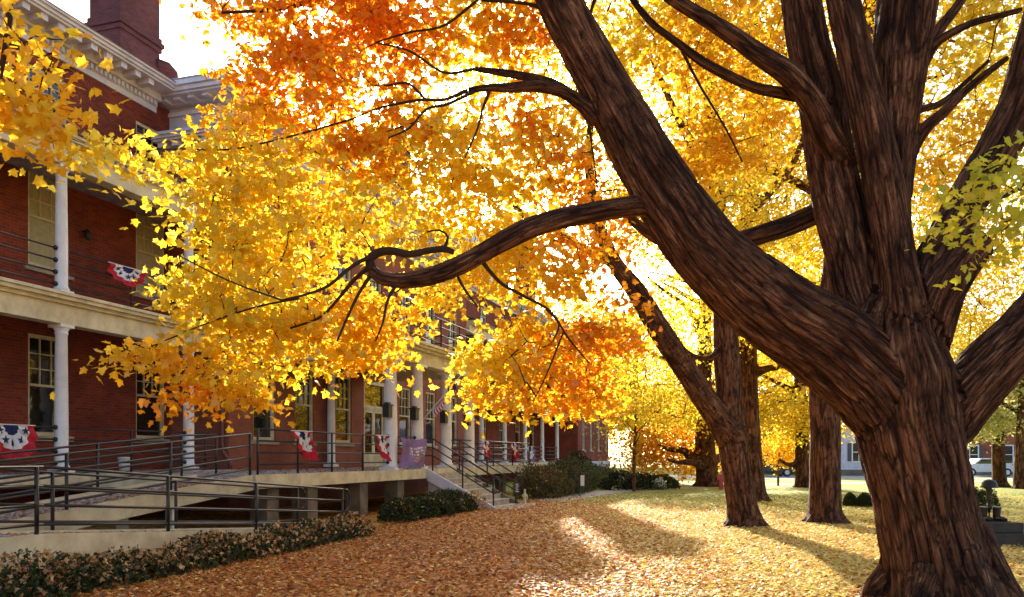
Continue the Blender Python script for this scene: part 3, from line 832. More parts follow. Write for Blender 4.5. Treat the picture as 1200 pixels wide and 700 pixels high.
# ------------------------------------------------------------------ bunting, banner, flag
def star(mb, c, r, ux, uz, ny, mi):
    vs = [c + ny*.004]
    for k in range(10):
        a = math.pi/2 + k*math.pi/5; q = r if k % 2 == 0 else r*.42
        vs.append(c + ux*q*math.cos(a) + uz*q*math.sin(a) + ny*.004)
    mb.add(vs, [(0, 1+k, 1+(k+1) % 10) for k in range(10)], mi)
def bunting(t, o, ztop, wd, h, label, skew=0.0, cols=('flag_red', 'flag_white', 'flag_blue'), seed=0):
    """pleated half-round fan hung from its straight upper edge"""
    r = random.Random(seed)
    g = empty('bunting', W(t, o, ztop), BR, label, 'bunting', 'patriotic bunting hung on the railings')
    m = MB(); na, nr = 40, 10
    rs = [i/nr for i in range(nr+1)]
    def pos(a, q, out=0.0):
        x = -math.cos(a)*wd/2*q*(1 - .25*skew*math.sin(a)); z = -math.sin(a)*h*q
        x += skew*.35*wd*q*math.sin(a)
        y = -.05*q*math.cos(a*13 + seed) - .22*math.sin(a)*q*q*(.6+.5*math.sin(3*a+seed)) - .02 - out
        return np.array([x, y, z])
    vs = [pos(math.pi*j/na, q) for q in rs for j in range(na+1)]
    for i in range(nr):
        mi = 2 if i < 3 else (1 if i < 7 else 0)
        m.add([vs[i*(na+1)+j] for j in range(na+1)] + [vs[(i+1)*(na+1)+j] for j in range(na+1)],
              [(j, na+1+j, na+2+j, j+1) for j in range(na)], mi, True)
    m.tube([pos(0, 1)+np.array([-.02, 0, 0]), pos(math.pi, 1)+np.array([.02, 0, 0])], .012, 6, 1)
    m.build('cloth', [M[c] for c in cols], g)
    m = MB()
    for k in range(5):
        a = math.pi*(k+.5)/5; c = pos(a, .53, .012); star(m, c, wd*.085, np.array([1., 0, 0]), np.array([0, 0, 1.]), np.array([0, -1., 0]), 0)
    m.build('star', M['flag_blue'], g)
    return g
zz = 1.2 + .98
bunting(TT(12, .12), .12, 2.24, 1.15, .72, 'red white and navy bunting on the gallery rail left of the first column', .1, seed=1)
bunting(TT(353, 4.5), 4.5, zz, .78, .68, 'wind-blown red and white bunting on the landing rail above the concrete piers', .8, seed=2)
bunting(TT(447, 4.5), 4.5, zz, .55, .72, 'narrow red and white bunting hung beside the purple banner', .1, seed=3)
bunting(TT(150, .1), .1, 6.12, 1.15, .5, 'bunting sagging from the upper gallery rail between the two left columns', -.5, seed=4)
bunting(TT(568, 4.5), 4.5, zz, .8, .75, 'red and white bunting on the deck rail just right of the steps', 0, seed=5)
bunting(TT(601, 4.5), 4.5, zz, .85, .8, 'red and white bunting at the far corner of the deck rail', 0, seed=6)
bunting(TT(621, .1), .1, 2.24, 1.7, 1.15, 'violet and white bunting on the far gallery rail behind the shrubs', 0, ('purple', 'flag_white', 'flag_blue'), 7)
# purple banner between two portico columns
tb = (COLP[0]+COLP[1])/2 - .12; bw = COLP[1]-COLP[0]-.1
g = empty('banner', W(tb, 4.56, zz), BR, 'creased purple banner with pale blurred lettering tied between two portico columns', 'banner')
m = MB(); nx, nz = 28, 16
def bp(i, j, out=0.0):
    x = -bw/2 + bw*i/nx; f = j/nz
    sag = .10*math.sin(math.pi*i/nx)
    y = -.05*math.sin(i*.9)*(1-abs(f-.5))*math.exp(-((i-6)/5.)**2) - .05*math.sin(f*5+i*.25) - .05 - out
    return np.array([x + .05*math.sin(f*3), y, -.02 - f*(.86 + .05*math.sin(i*.5)) - sag*(1-f)*.7])
m.add([bp(i, j) for j in range(nz+1) for i in range(nx+1)], [(j*(nx+1)+i, (j+1)*(nx+1)+i, (j+1)*(nx+1)+i+1, j*(nx+1)+i+1) for j in range(nz) for i in range(nx)], 0, True)
m.build('cloth', M['purple'], g)
rr = random.Random(3); m = MB()
for row, (mi, i0, i1) in enumerate([(0, 12, 26), (0, 12, 27), (0, 11, 27), (1, 12, 26), (1, 13, 25)]):
    j0 = 4.6 + row*1.75; x = i0
    while x < i1:
        wl = rr.uniform(.5, 1.0)
        def q(a, b):
            i, j = a, b; return bp(i, j, .006)
        if rr.random() < .85:
            m.add([q(x, j0), q(x, j0+1.15), q(x+wl, j0+1.15), q(x+wl, j0)], [(0, 1, 2, 3)], mi)
        x += wl + rr.choice([.18, .18, .2, .7])
m.build('lettering', [M['flag_white'], M['tan_print']], g)
# national flag on a slanted pole
t = COLP[1]
g = empty('flag', W(t, 4.47, 2.75), BR, 'striped red and white flag with navy canton on a slanted pole by a portico column', 'flag')
m = MB(); tip = np.array([.25, -1.15, 1.35]); m.tube([(0, 0, 0), tip], [.018, .014], 8); m.sphere(tip, .035); m.build('flagpole', M['white'], g)
m = MB(); nx, nz = 26, 14
def fp(i, j):
    a = tip*(.97 - .55*j/nz*1.0); f = i/nx
    return a + np.array([-.30*f - .05*math.sin(f*9+j*.3), .06*math.sin(f*8 + j*.35) + .18*f, -.62*f - .08*math.sin(f*3)])
m.v = []; idx = lambda i, j: j*(nx+1)+i
vs = [fp(i, j) for j in range(nz+1) for i in range(nx+1)]
for j in range(nz):
    for i in range(nx):
        mi = 2 if (i < 11 and j < 7) else (0 if j % 2 == 0 else 1)
        m.add([vs[idx(i, j)], vs[idx(i, j+1)], vs[idx(i+1, j+1)], vs[idx(i+1, j)]], [(0, 1, 2, 3)], mi, True)
m.build('cloth', [M['flag_red'], M['flag_white'], M['flag_blue']], g)
# ------------------------------------------------------------------ the big maple in front
def limb(pts, step=.06, ksc=1.0):
    """pts: (u, v, Y, width in pixels)"""
    p = [P(u, v, Y) for u, v, Y, w_ in pts]; r = [ksc*w_*Y/F/2 for u, v, Y, w_ in pts]
    return spline(p, r, step)
Y0 = 8.8
big = [
 # trunk
 [(1112, 722, Y0, 168), (1105, 690, Y0, 146), (1094, 640, Y0, 130), (1083, 590, Y0, 124), (1072, 540, Y0, 126), (1061, 490, Y0, 132), (1052, 440, Y0, 140), (1046, 400, Y0, 120), (1050, 360, Y0, 90)],
 # long left limb
 [(1085, 610, Y0+.1, 50), (1068, 540, Y0+.05, 84), (1030, 462, Y0-.03, 116), (975, 408, Y0-.1, 116), (920, 372, Y0-.15, 106), (868, 332, Y0-.2, 98), (821, 286, Y0-.25, 90), (781, 229, Y0-.3, 82), (746, 170, Y0-.35, 74), (714, 110, Y0-.35, 65), (684, 55, Y0-.4, 60), (655, 0, Y0-.4, 56), (630, -60, Y0-.4, 50), (610, -130, Y0-.2, 44), (600, -220, Y0, 36), (560, -330, Y0+.4, 24)],
 # stems going up: left, middle, right
 [(1045, 430, Y0, 80), (1022, 385, Y0+.1, 70), (1006, 340, Y0+.15, 62), (994, 286, Y0+.2, 64), (981, 229, Y0+.3, 66), (970, 171, Y0+.3, 62), (962, 114, Y0+.3, 58), (948, 57, Y0+.3, 54), (938, 0, Y0+.35, 50), (925, -70, Y0+.5, 44), (915, -160, Y0+.7, 36), (900, -280, Y0+1, 24)],
 [(1062, 430, Y0-.1, 80), (1060, 385, Y0-.2, 66), (1056, 340, Y0-.2, 56), (1048, 286, Y0-.2, 50), (1038, 229, Y0-.2, 50), (1026, 171, Y0-.2, 48), (1013, 114, Y0-.2, 46), (1000, 57, Y0-.2, 46), (987, 0, Y0-.2, 42), (975, -60, Y0-.2, 38), (960, -150, Y0-.3, 30)],
 [(1062, 390, Y0+.05, 56), (1054, 330, Y0+.1, 46), (1048, 270, Y0+.1, 44), (1046, 210, Y0+.1, 46), (1050, 150, Y0+.1, 54), (1054, 100, Y0+.1, 64), (1058, 50, Y0+.1, 72), (1064, 0, Y0+.1, 76), (1075, -70, Y0+.2, 66), (1095, -160, Y0+.4, 52), (1110, -300, Y0+.7, 32)],
 # right limbs, sawn stub
 [(1072, 420, Y0, 76), (1083, 360, Y0-.05, 62), (1092, 315, Y0, 50), (1108, 282, Y0, 46), (1137, 229, Y0+.05, 48), (1171, 171, Y0+.1, 50), (1198, 114, Y0+.1, 52), (1214, 57, Y0+.1, 52), (1228, 0, Y0+.1, 48), (1250, -90, Y0+.1, 42), (1265, -180, Y0+.3, 32)],
 [(1085, 395, Y0-.1, 60), (1104, 345, Y0-.2, 52), (1125, 312, Y0-.25, 46), (1143, 291, Y0-.3, 42), (1150, 285, Y0-.3, 40)],
 [(1078, 590, Y0, 40), (1088, 530, Y0, 66), (1110, 487, Y0, 80), (1140, 452, Y0-.05, 76), (1172, 418, Y0-.1, 72), (1205, 386, Y0-.1, 68), (1250, 330, Y0-.1, 60), (1310, 250, Y0-.2, 50), (1380, 120, Y0-.2, 38)],
 # low left branch and the ones that leave the limb higher up
 [(790, 236, Y0-.3, 40), (748, 241, Y0-.35, 27), (718, 245, Y0-.4, 26), (690, 250, Y0-.45, 26), (655, 257, Y0-.5, 27), (620, 268, Y0-.55, 27), (590, 283, Y0-.6, 26), (560, 300, Y0-.6, 25), (530, 315, Y0-.65, 25), (500, 325, Y0-.65, 24), (470, 329, Y0-.7, 20), (446, 325, Y0-.7, 17), (434, 315, Y0-.7, 13)],
 [(700, 140, Y0-.35, 26), (684, 125, Y0-.4, 17), (660, 108, Y0-.45, 15), (630, 101, Y0-.5, 15), (600, 103, Y0-.5, 13), (575, 103, Y0-.55, 10), (548, 106, Y0-.55, 8)],
 [(676, 115, Y0-.4, 12), (645, 97, Y0-.3, 11), (605, 88, Y0-.25, 10), (556, 81, Y0-.2, 7)],
 # branch behind, from the left stem
 [(1000, 235, Y0+.4, 40), (965, 246, Y0+.5, 26), (930, 262, Y0+.6, 25), (895, 274, Y0+.7, 24), (860, 284, Y0+.9, 22), (820, 290, Y0+1.2, 19), (770, 280, Y0+1.6, 15), (720, 240, Y0+2, 10)],
 [(985, 190, Y0+.2, 40), (966, 152, Y0, 34), (950, 118, Y0-.1, 30), (925, 88, Y0-.2, 28), (897, 69, Y0-.2, 25), (870, 50, Y0-.2, 22), (846, 34, Y0-.2, 20), (815, 15, Y0-.2, 18), (785, -4, Y0-.2, 17), (740, -40, Y0-.2, 13)],
 [(965, 122, Y0+.1, 22), (934, 113, Y0+.05, 15), (908, 108, Y0, 14), (882, 102, Y0, 13), (846, 85, Y0-.05, 13), (820, 70, Y0-.05, 12), (795, 51, Y0-.1, 10), (765, 28, Y0-.1, 9), (742, 0, Y0-.1, 8), (725, -30, Y0-.1, 7)],
 [(1055, 230, Y0+.1, 28), (1067, 180, Y0+.1, 18), (1086, 149, Y0+.05, 16), (1105, 133, Y0, 14), (1130, 108, Y0, 11), (1155, 87, Y0-.05, 10), (1182, 67, Y0-.1, 7)],
 [(1060, 140, Y0+.3, 14), (1080, 128, Y0+.4, 10), (1103, 121, Y0+.5, 9), (1131, 97, Y0+.6, 7), (1160, 70, Y0+.7, 5)],
 [(1080, 75, Y0+.15, 18), (1097, 51, Y0+.1, 11), (1118, 37, Y0, 10), (1143, 26, Y0, 9), (1170, 19, Y0, 8), (1198, 11, Y0, 6)],
 [(1085, 60, Y0+.2, 18), (1100, 35, Y0+.3, 14), (1120, 10, Y0+.4, 12), (1140, -20, Y0+.5, 9)],
]
BB = [limb(b, ksc=.9 if i in (0, 2, 3, 4) else (.91 if i == 1 else .96)) for i, b in enumerate(big)]
base = G(1108, 708); base = np.array([base[0], Y0, 0.0])
# buttress roots
for a, ln in ((-15, .95), (35, .7), (100, .6), (165, .55), (222, .58), (275, .72), (322, .92)):
    d = np.array([math.cos(math.radians(a)), math.sin(math.radians(a)), 0])
    c0 = P(1104, 690, Y0) * np.array([1, 1, 0])
    BB.append(spline([c0 + d*.28 + [-.04, 0, .8], c0 + d*.46 + [0, 0, .36], c0 + d*.70 + [0, 0, .06], c0 + d*ln + [0, 0, -.08]], [.22, .19, .13, .07]))
maple = empty('maple_tree', base, 0, 'huge old maple with dark furrowed trunk and a long limb reaching left over the lawn', 'tree')
wood('trunk', BB, M['bark'], maple, base, .0155, .031, 9, 16)

thin = [
 # the curl at the end of the low branch and its sprays
 [(436, 318, 8.1, 13), (433, 306, 8.1, 11), (441, 297, 8.1, 10.5), (458, 294, 8.05, 10), (480, 298, 8.0, 9), (500, 294, 8.0, 8), (520, 292, 7.9, 8), (532, 296, 7.9, 6)],
 [(520, 292, 7.9, 7), (525, 278, 7.9, 5), (515, 270, 7.9, 4), (500, 272, 7.9, 3)],
 [(440, 300, 8.1, 10), (425, 305, 8.0, 8), (405, 318, 7.9, 7), (385, 335, 7.8, 6), (360, 345, 7.7, 5), (330, 352, 7.6, 4)],
 [(434, 312, 8.1, 9), (415, 328, 8.2, 8), (395, 352, 8.3, 6), (375, 372, 8.4, 5), (340, 385, 8.4, 4)],
 [(436, 320, 8.1, 9), (420, 345, 8.0, 6), (408, 370, 7.9, 5), (395, 400, 7.8, 4)],
 [(560, 300, 8.2, 9), (585, 330, 8.3, 7), (610, 345, 8.4, 6), (645, 365, 8.5, 5), (665, 395, 8.6, 4), (690, 425, 8.7, 3)],
 [(640, 362, 8.5, 5), (655, 380, 8.4, 4), (648, 400, 8.3, 3)],
 [(660, 390, 8.6, 4), (640, 440, 8.6, 3), (625, 470, 8.6, 2)],
 [(530, 312, 8.15, 7), (545, 340, 8.1, 5), (560, 360, 8, 3)],
 [(470, 326, 8.1, 8), (455, 350, 8, 6), (448, 380, 7.9, 4), (440, 400, 7.9, 3)],
 [(548, 106, 8.25, 8), (520, 117, 8.3, 6), (495, 117, 8.3, 6), (470, 121, 8.4, 5), (440, 128, 8.5, 4), (412, 140, 8.6, 3)],
 [(560, 105, 8.25, 7), (525, 122, 8.2, 6), (500, 128, 8.1, 5), (480, 150, 8.0, 4), (455, 162, 8, 3)],
 [(500, 118, 8.3, 5), (478, 98, 8.4, 5), (455, 100, 8.5, 4), (430, 100, 8.6, 3)],
 [(575, 103, 8.25, 7), (565, 130, 8.2, 5), (560, 150, 8.2, 4), (545, 185, 8.1, 3)],
 [(556, 81, 8.6, 6), (520, 85, 8.7, 5), (480, 60, 8.8, 4), (440, 50, 8.9, 3)],
 [(640, -70, 8.4, 16), (560, -180, 7.8, 14), (420, -230, 7.0, 12), (230, -180, 6.2, 10), (90, -90, 5.6, 9), (22, -30, 5.3, 8), (10, 30, 5.2, 7), (4, 70, 5.2, 6), (-4, 110, 5.2, 5)],
 [(8, 52, 5.2, 4), (25, 55, 5.15, 3.5), (45, 68, 5.1, 3), (58, 100, 5.1, 2.2)],
 [(640, -60, 8.4, 14), (560, -60, 8.6, 11), (470, -40, 8.9, 9), (400, -10, 9.1, 7), (330, 10, 9.3, 5), (260, 15, 9.4, 3)],
 [(560, 0, 8.7, 6), (520, 30, 8.7, 5), (480, 38, 8.7, 4), (440, 50, 8.8, 3)],
 [(655, 20, 8.4, 10), (620, 5, 8.5, 7), (565, 0, 8.7, 6)],
 [(1235, -100, 8.6, 16), (1260, 40, 7.6, 12), (1240, 150, 7.0, 9), (1205, 210, 6.6, 6), (1165, 235, 6.4, 4), (1130, 240, 6.3, 3)],
 [(350, 350, 7.7, 4), (300, 360, 7.9, 4), (240, 380, 8.1, 3), (180, 405, 8.2, 2.5)],
 [(412, 140, 8.6, 4), (340, 160, 8.7, 4), (270, 175, 8.6, 3.5), (200, 175, 8.5, 3), (140, 180, 8.4, 2)],
 [(330, 352, 7.6, 4), (270, 330, 7.8, 3), (210, 300, 8, 2.5)],
 [(700, -10, 8.4, 8), (690, 30, 9.2, 6), (700, 80, 9.8, 5), (690, 130, 10.2, 4), (700, 220, 10.6, 3)],
 [(795, 51, 8.7, 7), (820, 100, 9.4, 5), (850, 150, 10.2, 4), (870, 190, 10.8, 3)],
]
TB = [limb(b, ksc=(1.0 if b[0][3] > 12 else .62)) for b in thin]
def blob(u, v, Y, ru, rv, rY, n, pal): return (P(u, v - 12, Y), np.array([ru*Y/F, rY, rv*Y/F]), n, pal)
mblobs = [blob(b[0], b[1], b[2], b[3], b[4], b[5]*.8, max(2, int(b[6]*(.74 if (b[0] < 480 and b[1] > 155) else (1.15 if b[1] < 270 else .95)))), b[7]) for b in [
 (285, 18, 10, 60, 26, .6, 16, 'orange'), (385, 32, 9.5, 75, 48, .8, 44, 'orange'), (470, 40, 9.3, 55, 50, .8, 28, 'red'), (545, 28, 9.6, 55, 40, .9, 24, 'yellow'), (622, 22, 9.4, 36, 40, .6, 16, 'red'), (590, 60, 9.6, 40, 30, .6, 10, 'gold'),
 (345, 110, 9.5, 65, 50, .8, 40, 'orange'), (425, 140, 9, 60, 60, .8, 34, 'orange'), (300, 165, 9.2, 50, 36, .6, 24, 'gold'), (290, 205, 8.9, 60, 45, .7, 32, 'yellow'), (365, 225, 9, 70, 50, .8, 40, 'yellow'),
 (150, 185, 8.4, 38, 16, .3, 8, 'yellow'), (215, 205, 8.5, 40, 28, .5, 15, 'yellow'), (270, 270, 8.8, 52, 46, .8, 34, 'yellow'), (325, 300, 8.8, 85, 48, .8, 50, 'yellow'), (235, 338, 8.6, 34, 34, .6, 17, 'yellow'), (300, 365, 8.6, 85, 36, .8, 40, 'yellow'),
 (270, 380, 8.4, 46, 26, .5, 20, 'yellow'), (160, 425, 8.3, 44, 10, .25, 8, 'gold'), (225, 425, 8.6, 46, 20, .4, 13, 'gold'), (310, 425, 8.8, 56, 42, .5, 30, 'yellow'), (290, 462, 8.9, 44, 24, .4, 13, 'gold'), (215, 480, 8.8, 26, 16, .3, 6, 'orange'),
 (380, 402, 9.1, 52, 38, .5, 30, 'yellow'), (432, 412, 9.2, 36, 30, .5, 18, 'gold'), (400, 365, 8.9, 60, 34, .6, 22, 'gold'), (448, 378, 9, 40, 30, .6, 12, 'gold'), (430, 265, 8.9, 46, 46, .7, 18, 'yellow'), (480, 195, 9.4, 50, 50, .9, 20, 'yellow'), (545, 190, 10.2, 46, 44, .8, 20, 'yellow'), (560, 245, 10.4, 40, 34, .7, 12, 'yellow'), (590, 330, 10.4, 46, 34, .7, 14, 'yellow'), (470, 290, 9.6, 40, 36, .6, 12, 'yellow'), (520, 130, 9.8, 50, 40, .9, 14, 'yellow'),
 (515, 345, 9.4, 40, 26, .6, 10, 'yellow'), (580, 432, 9.6, 34, 30, .5, 27, 'yellow'), (590, 475, 9.6, 36, 16, .4, 13, 'gold'), (600, 400, 9.8, 40, 40, .6, 16, 'gold'), (640, 425, 9.8, 42, 40, .6, 22, 'gold'), (690, 425, 9.9, 38, 42, .6, 24, 'orange'), (690, 475, 9.9, 30, 18, .4, 10, 'gold'), (650, 478, 9.8, 26, 14, .4, 7, 'gold'), (725, 390, 10.2, 30, 40, .6, 12, 'orange'),
 (640, 330, 10.4, 60, 40, .8, 14, 'gold'), (690, 275, 10.5, 46, 46, .8, 22, 'orange'), (570, 290, 11, 46, 34, .7, 16, 'yellow'), (625, 285, 11.5, 46, 36, .7, 16, 'yellow'), (520, 240, 10.6, 40, 36, .7, 14, 'yellow'), (660, 335, 11.5, 40, 30, .6, 12, 'yellow'), (560, 345, 11, 40, 24, .6, 9, 'gold'), (610, 200, 10.4, 50, 46, .9, 14, 'yellow'), (650, 150, 10.6, 46, 40, .8, 14, 'gold'), (600, 140, 10.2, 40, 30, .7, 8, 'orange'), (660, 210, 10.6, 40, 40, .6, 10, 'orange'),
 (800, 60, 11.5, 60, 60, 1, 38, 'gold'), (860, 150, 11.5, 56, 60, 1, 34, 'gold'), (800, 190, 12, 50, 46, 1, 24, 'gold'), (730, 60, 11, 40, 50, .8, 18, 'yellow'), (890, 40, 11.5, 44, 50, .8, 22, 'gold'), (1140, 60, 11.5, 60, 60, 1, 26, 'yellow'), (1120, 180, 12, 50, 60, 1, 22, 'gold'), (1180, 10, 11, 50, 40, .8, 14, 'yellow'),
 # above and beside the frame
 (700, -170, 9, 220, 90, 2.5, 70, 'yellow'), (420, -160, 8.6, 200, 90, 2.0, 60, 'orange'), (960, -230, 9.2, 240, 110, 2.6, 70, 'yellow'), (1260, -120, 9, 130, 140, 2.0, 45, 'yellow'), (1380, 60, 8.6, 110, 120, 1.6, 30, 'gold'),
]]
near = [blob(*b) for b in [
 (28, 45, 5.2, 52, 46, .35, 10, 'gold'), (60, 120, 5.2, 50, 46, .3, 10, 'gold'), (20, 150, 5.2, 46, 36, .3, 8, 'gold'), (75, 170, 5.3, 40, 22, .25, 5, 'yellow'), (-40, 60, 5.2, 50, 80, .4, 8, 'gold'),
 (1165, 225, 6.4, 52, 28, .4, 9, 'green'), (1150, 265, 6.4, 46, 24, .3, 7, 'green'), (1195, 290, 6.4, 40, 24, .3, 6, 'green'), (1225, 220, 6.6, 40, 50, .4, 10, 'green')]]
s1, c1, z1, k1 = crown_points(mblobs, 29, .205, .36, .095)
s2, c2, z2, k2 = crown_points(near, 16, .15, .5, .086)
leaf_mesh('crown', np.vstack([c1, c2]), np.concatenate([z1, z2]), np.vstack([k1, k2]), M['leaf'], MAPLE, parent=maple, loc=base)
nodes = np.vstack([p[::3] for p, r in TB] + [p[::4] for (p, r), b in zip(BB[8:17], big[8:])])
twigs('branch', nodes, np.vstack([s1, s2]), M['twig'], maple, base, TB)

# ------------------------------------------------------------------ the trees behind
def rand_limbs(base, trunk, n, reach, z0, z1, up=.45, seed=0, r0=.16):
    r = np.random.default_rng(seed); out = []
    p, rad = trunk
    for k in range(n):
        zt = z0 + (z1 - z0)*(k + r.random())/n
        i = np.abs(p[:, 2] - zt).argmin(); a = p[i]; an = 2*math.pi*(k*.382 + r.random()*.15)
        d = np.array([math.cos(an), math.sin(an), 0]); ln = reach*r.uniform(.7, 1.1)
        q = [a, a + d*ln*.3 + [0, 0, ln*up*.45], a + d*ln*.65 + [0, 0, ln*up*.9] + r.normal(0, .15*ln*.3, 3), a + d*ln + [0, 0, ln*up*1.1] + r.normal(0, .1*ln, 3)]
        w0 = min(rad[i]*.62, r0); out.append(spline(q, [w0, w0*.7, w0*.42, w0*.18], .15))
    return out
def yard_tree(name, label, base, branches, blobs, mat, per=40, spread=.42, size=.12, shape=SIMPLE, leafmat='far_leaf', voxel=.05, disp=.02, twig=True, group=None, flatten=.5, tw=.02, roots=True, surf=.25, dens=2.5):
    t = empty(name, base, 0, label, 'tree', group)
    blobs = [(c_, r_, int(n_*dens), p_) for c_, r_, n_, p_ in blobs]
    br = list(branches)
    if roots:
        p0, r0 = br[0]; rb = r0[0]
        for a in range(20, 380, 60):
            d = np.array([math.cos(math.radians(a)), math.sin(math.radians(a)), 0]); c = p0[0]*np.array([1, 1, 0])
            br.append(spline([c + d*rb*.45 + [0, 0, rb*.62], c + d*rb*.8 + [0, 0, rb*.2], c + d*rb*1.35 + [0, 0, -.06]], [rb*.36, rb*.27, rb*.14], .1))
    wood('trunk', br, mat, t, base, voxel, disp, 3, 12)
    s, c, z, k = crown_points(blobs, per, spread, flatten, size, surf)
    leaf_mesh('crown', c, z, k, M[leafmat], shape, parent=t, loc=base)
    if twig:
        nd = np.vstack([p[::4] for p, r in branches[1:]] + [branches[0][0][len(branches[0][0])//2::4]])
        twigs('branch', nd, s[::2], M['twig'], t, base, (), tw)
    return t
def E(x, y, z, rx, ry, rz, n, pal): return ((x, y, z), (rx, ry, rz), n, pal)

# forked tree left of the trunk
b2 = G(872, 617)
tr = limb([(874, 622, 18.5, 46), (869, 590, 18.5, 36), (862, 545, 18.5, 34), (857, 505, 18.5, 36), (855, 470, 18.5, 30), (852, 420, 18.5, 32), (850, 380, 18.5, 28), (845, 300, 18.7, 24), (838, 200, 19, 20), (830, 60, 19.3, 14), (825, -60, 19.5, 8)], .12)
l1 = limb([(858, 512, 18.5, 40), (838, 485, 18.4, 31), (805, 436, 18.3, 28), (772, 385, 18.2, 27), (745, 340, 18.1, 24), (722, 310, 18.0, 19), (700, 260, 17.9, 14), (690, 180, 17.8, 10), (700, 90, 17.8, 6)], .12)
l2 = limb([(722, 310, 18, 14), (690, 295, 18, 10), (650, 270, 18.2, 8), (600, 240, 18.4, 6), (560, 200, 18.6, 4)], .12)
l3 = limb([(846, 300, 18.7, 16), (880, 250, 19, 12), (930, 190, 19.4, 8), (960, 100, 19.8, 5)], .12)
l4 = limb([(850, 395, 18.5, 12), (835, 418, 18.3, 8), (815, 418, 18.2, 6), (790, 400, 18, 4)], .12)
l5 = limb([(840, 220, 18.9, 14), (800, 150, 18.4, 10), (760, 60, 18.2, 6)], .12)
yard_tree('maple_tree', 'mid-sized maple forking low with one limb leaning left over the lawn', b2, [tr, l1, l2, l3, l4, l5],
 [E(3.0, 19.5, 10.2, 3.6, 3.2, 3.0, 120, 'yellow'), E(.3, 19.0, 9.2, 2.4, 2.6, 2.4, 46, 'yellow'), E(6.4, 19.8, 12, 3.4, 3.2, 3.0, 90, 'gold'), E(4.2, 18.0, 6.9, 2.2, 1.6, 1.0, 40, 'yellow'), E(6.0, 20.5, 8.4, 2.6, 2.0, 1.3, 44, 'yellow'), E(2.0, 18.0, 7.0, 1.2, 1.2, .9, 12, 'orange'), E(2.5, 20, 13.5, 4, 3, 2, 55, 'yellow')],
 M['bark2'], 42, .40, .115, SIMPLE, voxel=.04, disp=.02)
# straight trunk just behind it
b3 = G(885, 588)
tr = limb([(887, 592, 28.7, 30), (884, 570, 28.7, 26), (880, 520, 28.7, 24), (876, 450, 28.7, 24), (874, 380, 28.7, 26), (876, 300, 28.7, 24), (880, 200, 28.7, 20), (884, 80, 28.7, 14), (886, 0, 28.7, 9)], .15)
l1 = limb([(877, 440, 28.7, 14), (900, 432, 28.5, 9), (918, 428, 28.4, 7), (935, 410, 28.3, 4)], .12)
yard_tree('maple_tree', 'tall straight-trunked maple standing right behind the forked one', b3, [tr, l1] + rand_limbs(b3, tr, 9, 4.2, 5.5, 14, .5, 3),
 [E(8.6, 29, 12, 5.2, 4.2, 4.6, 170, 'yellow'), E(8.0, 27, 6.9, 4.4, 2.2, 1.2, 60, 'yellow'), E(10.8, 28, 6.0, 2.2, 1.6, 1.2, 34, 'yellow'), E(12, 29.5, 8.5, 2.6, 2.2, 2, 40, 'gold')],
 M['bark2'], 44, .5, .15, SIMPLE, voxel=.06, dens=2.0)
# trunk half hidden by the big one
b4 = G(968, 613)
tr = limb([(968, 617, 19.4, 46), (967, 595, 19.4, 38), (967, 550, 19.4, 36), (967, 500, 19.4, 36), (966, 455, 19.4, 35), (970, 400, 19.4, 34), (980, 300, 19.6, 28), (1000, 150, 19.8, 22), (1020, 0, 20, 16), (1030, -120, 20.2, 9)], .12)
yard_tree('maple_tree', 'stout maple trunk showing between the forked tree and the huge old one', b4, [tr] + rand_limbs(b4, tr, 9, 4.0, 6, 13, .45, 5),
 [E(9.3, 20.5, 11.5, 4.4, 3.6, 3.6, 130, 'yellow'), E(9.5, 21, 7.4, 3.4, 2.4, 1.6, 60, 'yellow'), E(12.6, 21, 9.0, 2.6, 2.6, 3, 60, 'yellow'), E(13.5, 22, 6.2, 2.0, 1.6, 1.6, 34, 'yellow'), E(12.8, 24, 5.6, 2.2, 1.8, 1.6, 30, 'yellow'), E(15.5, 26, 7.2, 3, 2.2, 2.4, 44, 'yellow'), E(8.2, 22, 5.7, 1.2, 1.2, .8, 14, 'yellow')],
 M['bark2'], 42, .42, .12, SIMPLE, voxel=.045)
# far spreading tree with low limbs
b5 = G(830, 570.3)
tr = limb([(830, 573, 43, 32), (829, 560, 43, 27), (828, 545, 43, 25), (826, 520, 43, 24), (825, 480, 43, 20), (826, 400, 43, 16), (828, 250, 43, 8)], .15)
l1 = limb([(826, 545, 43, 16), (812, 537, 43, 13), (800, 528, 43, 9), (786, 527, 42.5, 7), (770, 522, 42, 4)], .15)
l2 = limb([(827, 548, 43, 13), (812, 542, 42, 9), (795, 542, 41.5, 6), (780, 538, 41, 4)], .15)
l3 = limb([(831, 545, 43, 14), (845, 535, 43.5, 10), (862, 530, 44, 7), (880, 520, 44, 4)], .15)
yard_tree('maple_tree', 'far broad maple with dark trunk and low horizontal limbs beyond the shrubs', b5, [tr, l1, l2, l3] + rand_limbs(b5, tr, 8, 6, 4.5, 11, .4, 8, .22),
 [E(11.6, 44, 8.8, 5.4, 3.0, 5.0, 100, 'yellow'), E(8.0, 41, 4.3, 3.4, 2.2, 1.1, 46, 'yellow'), E(13.5, 42, 4.4, 3.4, 2.4, 1.2, 46, 'yellow'), E(9.3, 45, 1.8, 2.8, 1.2, 1.0, 40, 'gold'), E(8.0, 44, 2.7, 2.0, 1.6, .8, 26, 'orange'), E(5.6, 43, 6.2, 1.6, 1.6, 1.6, 20, 'yellow')],
 M['bark'], 46, .6, .23, DIAM, voxel=.09, tw=.03, dens=1.35)
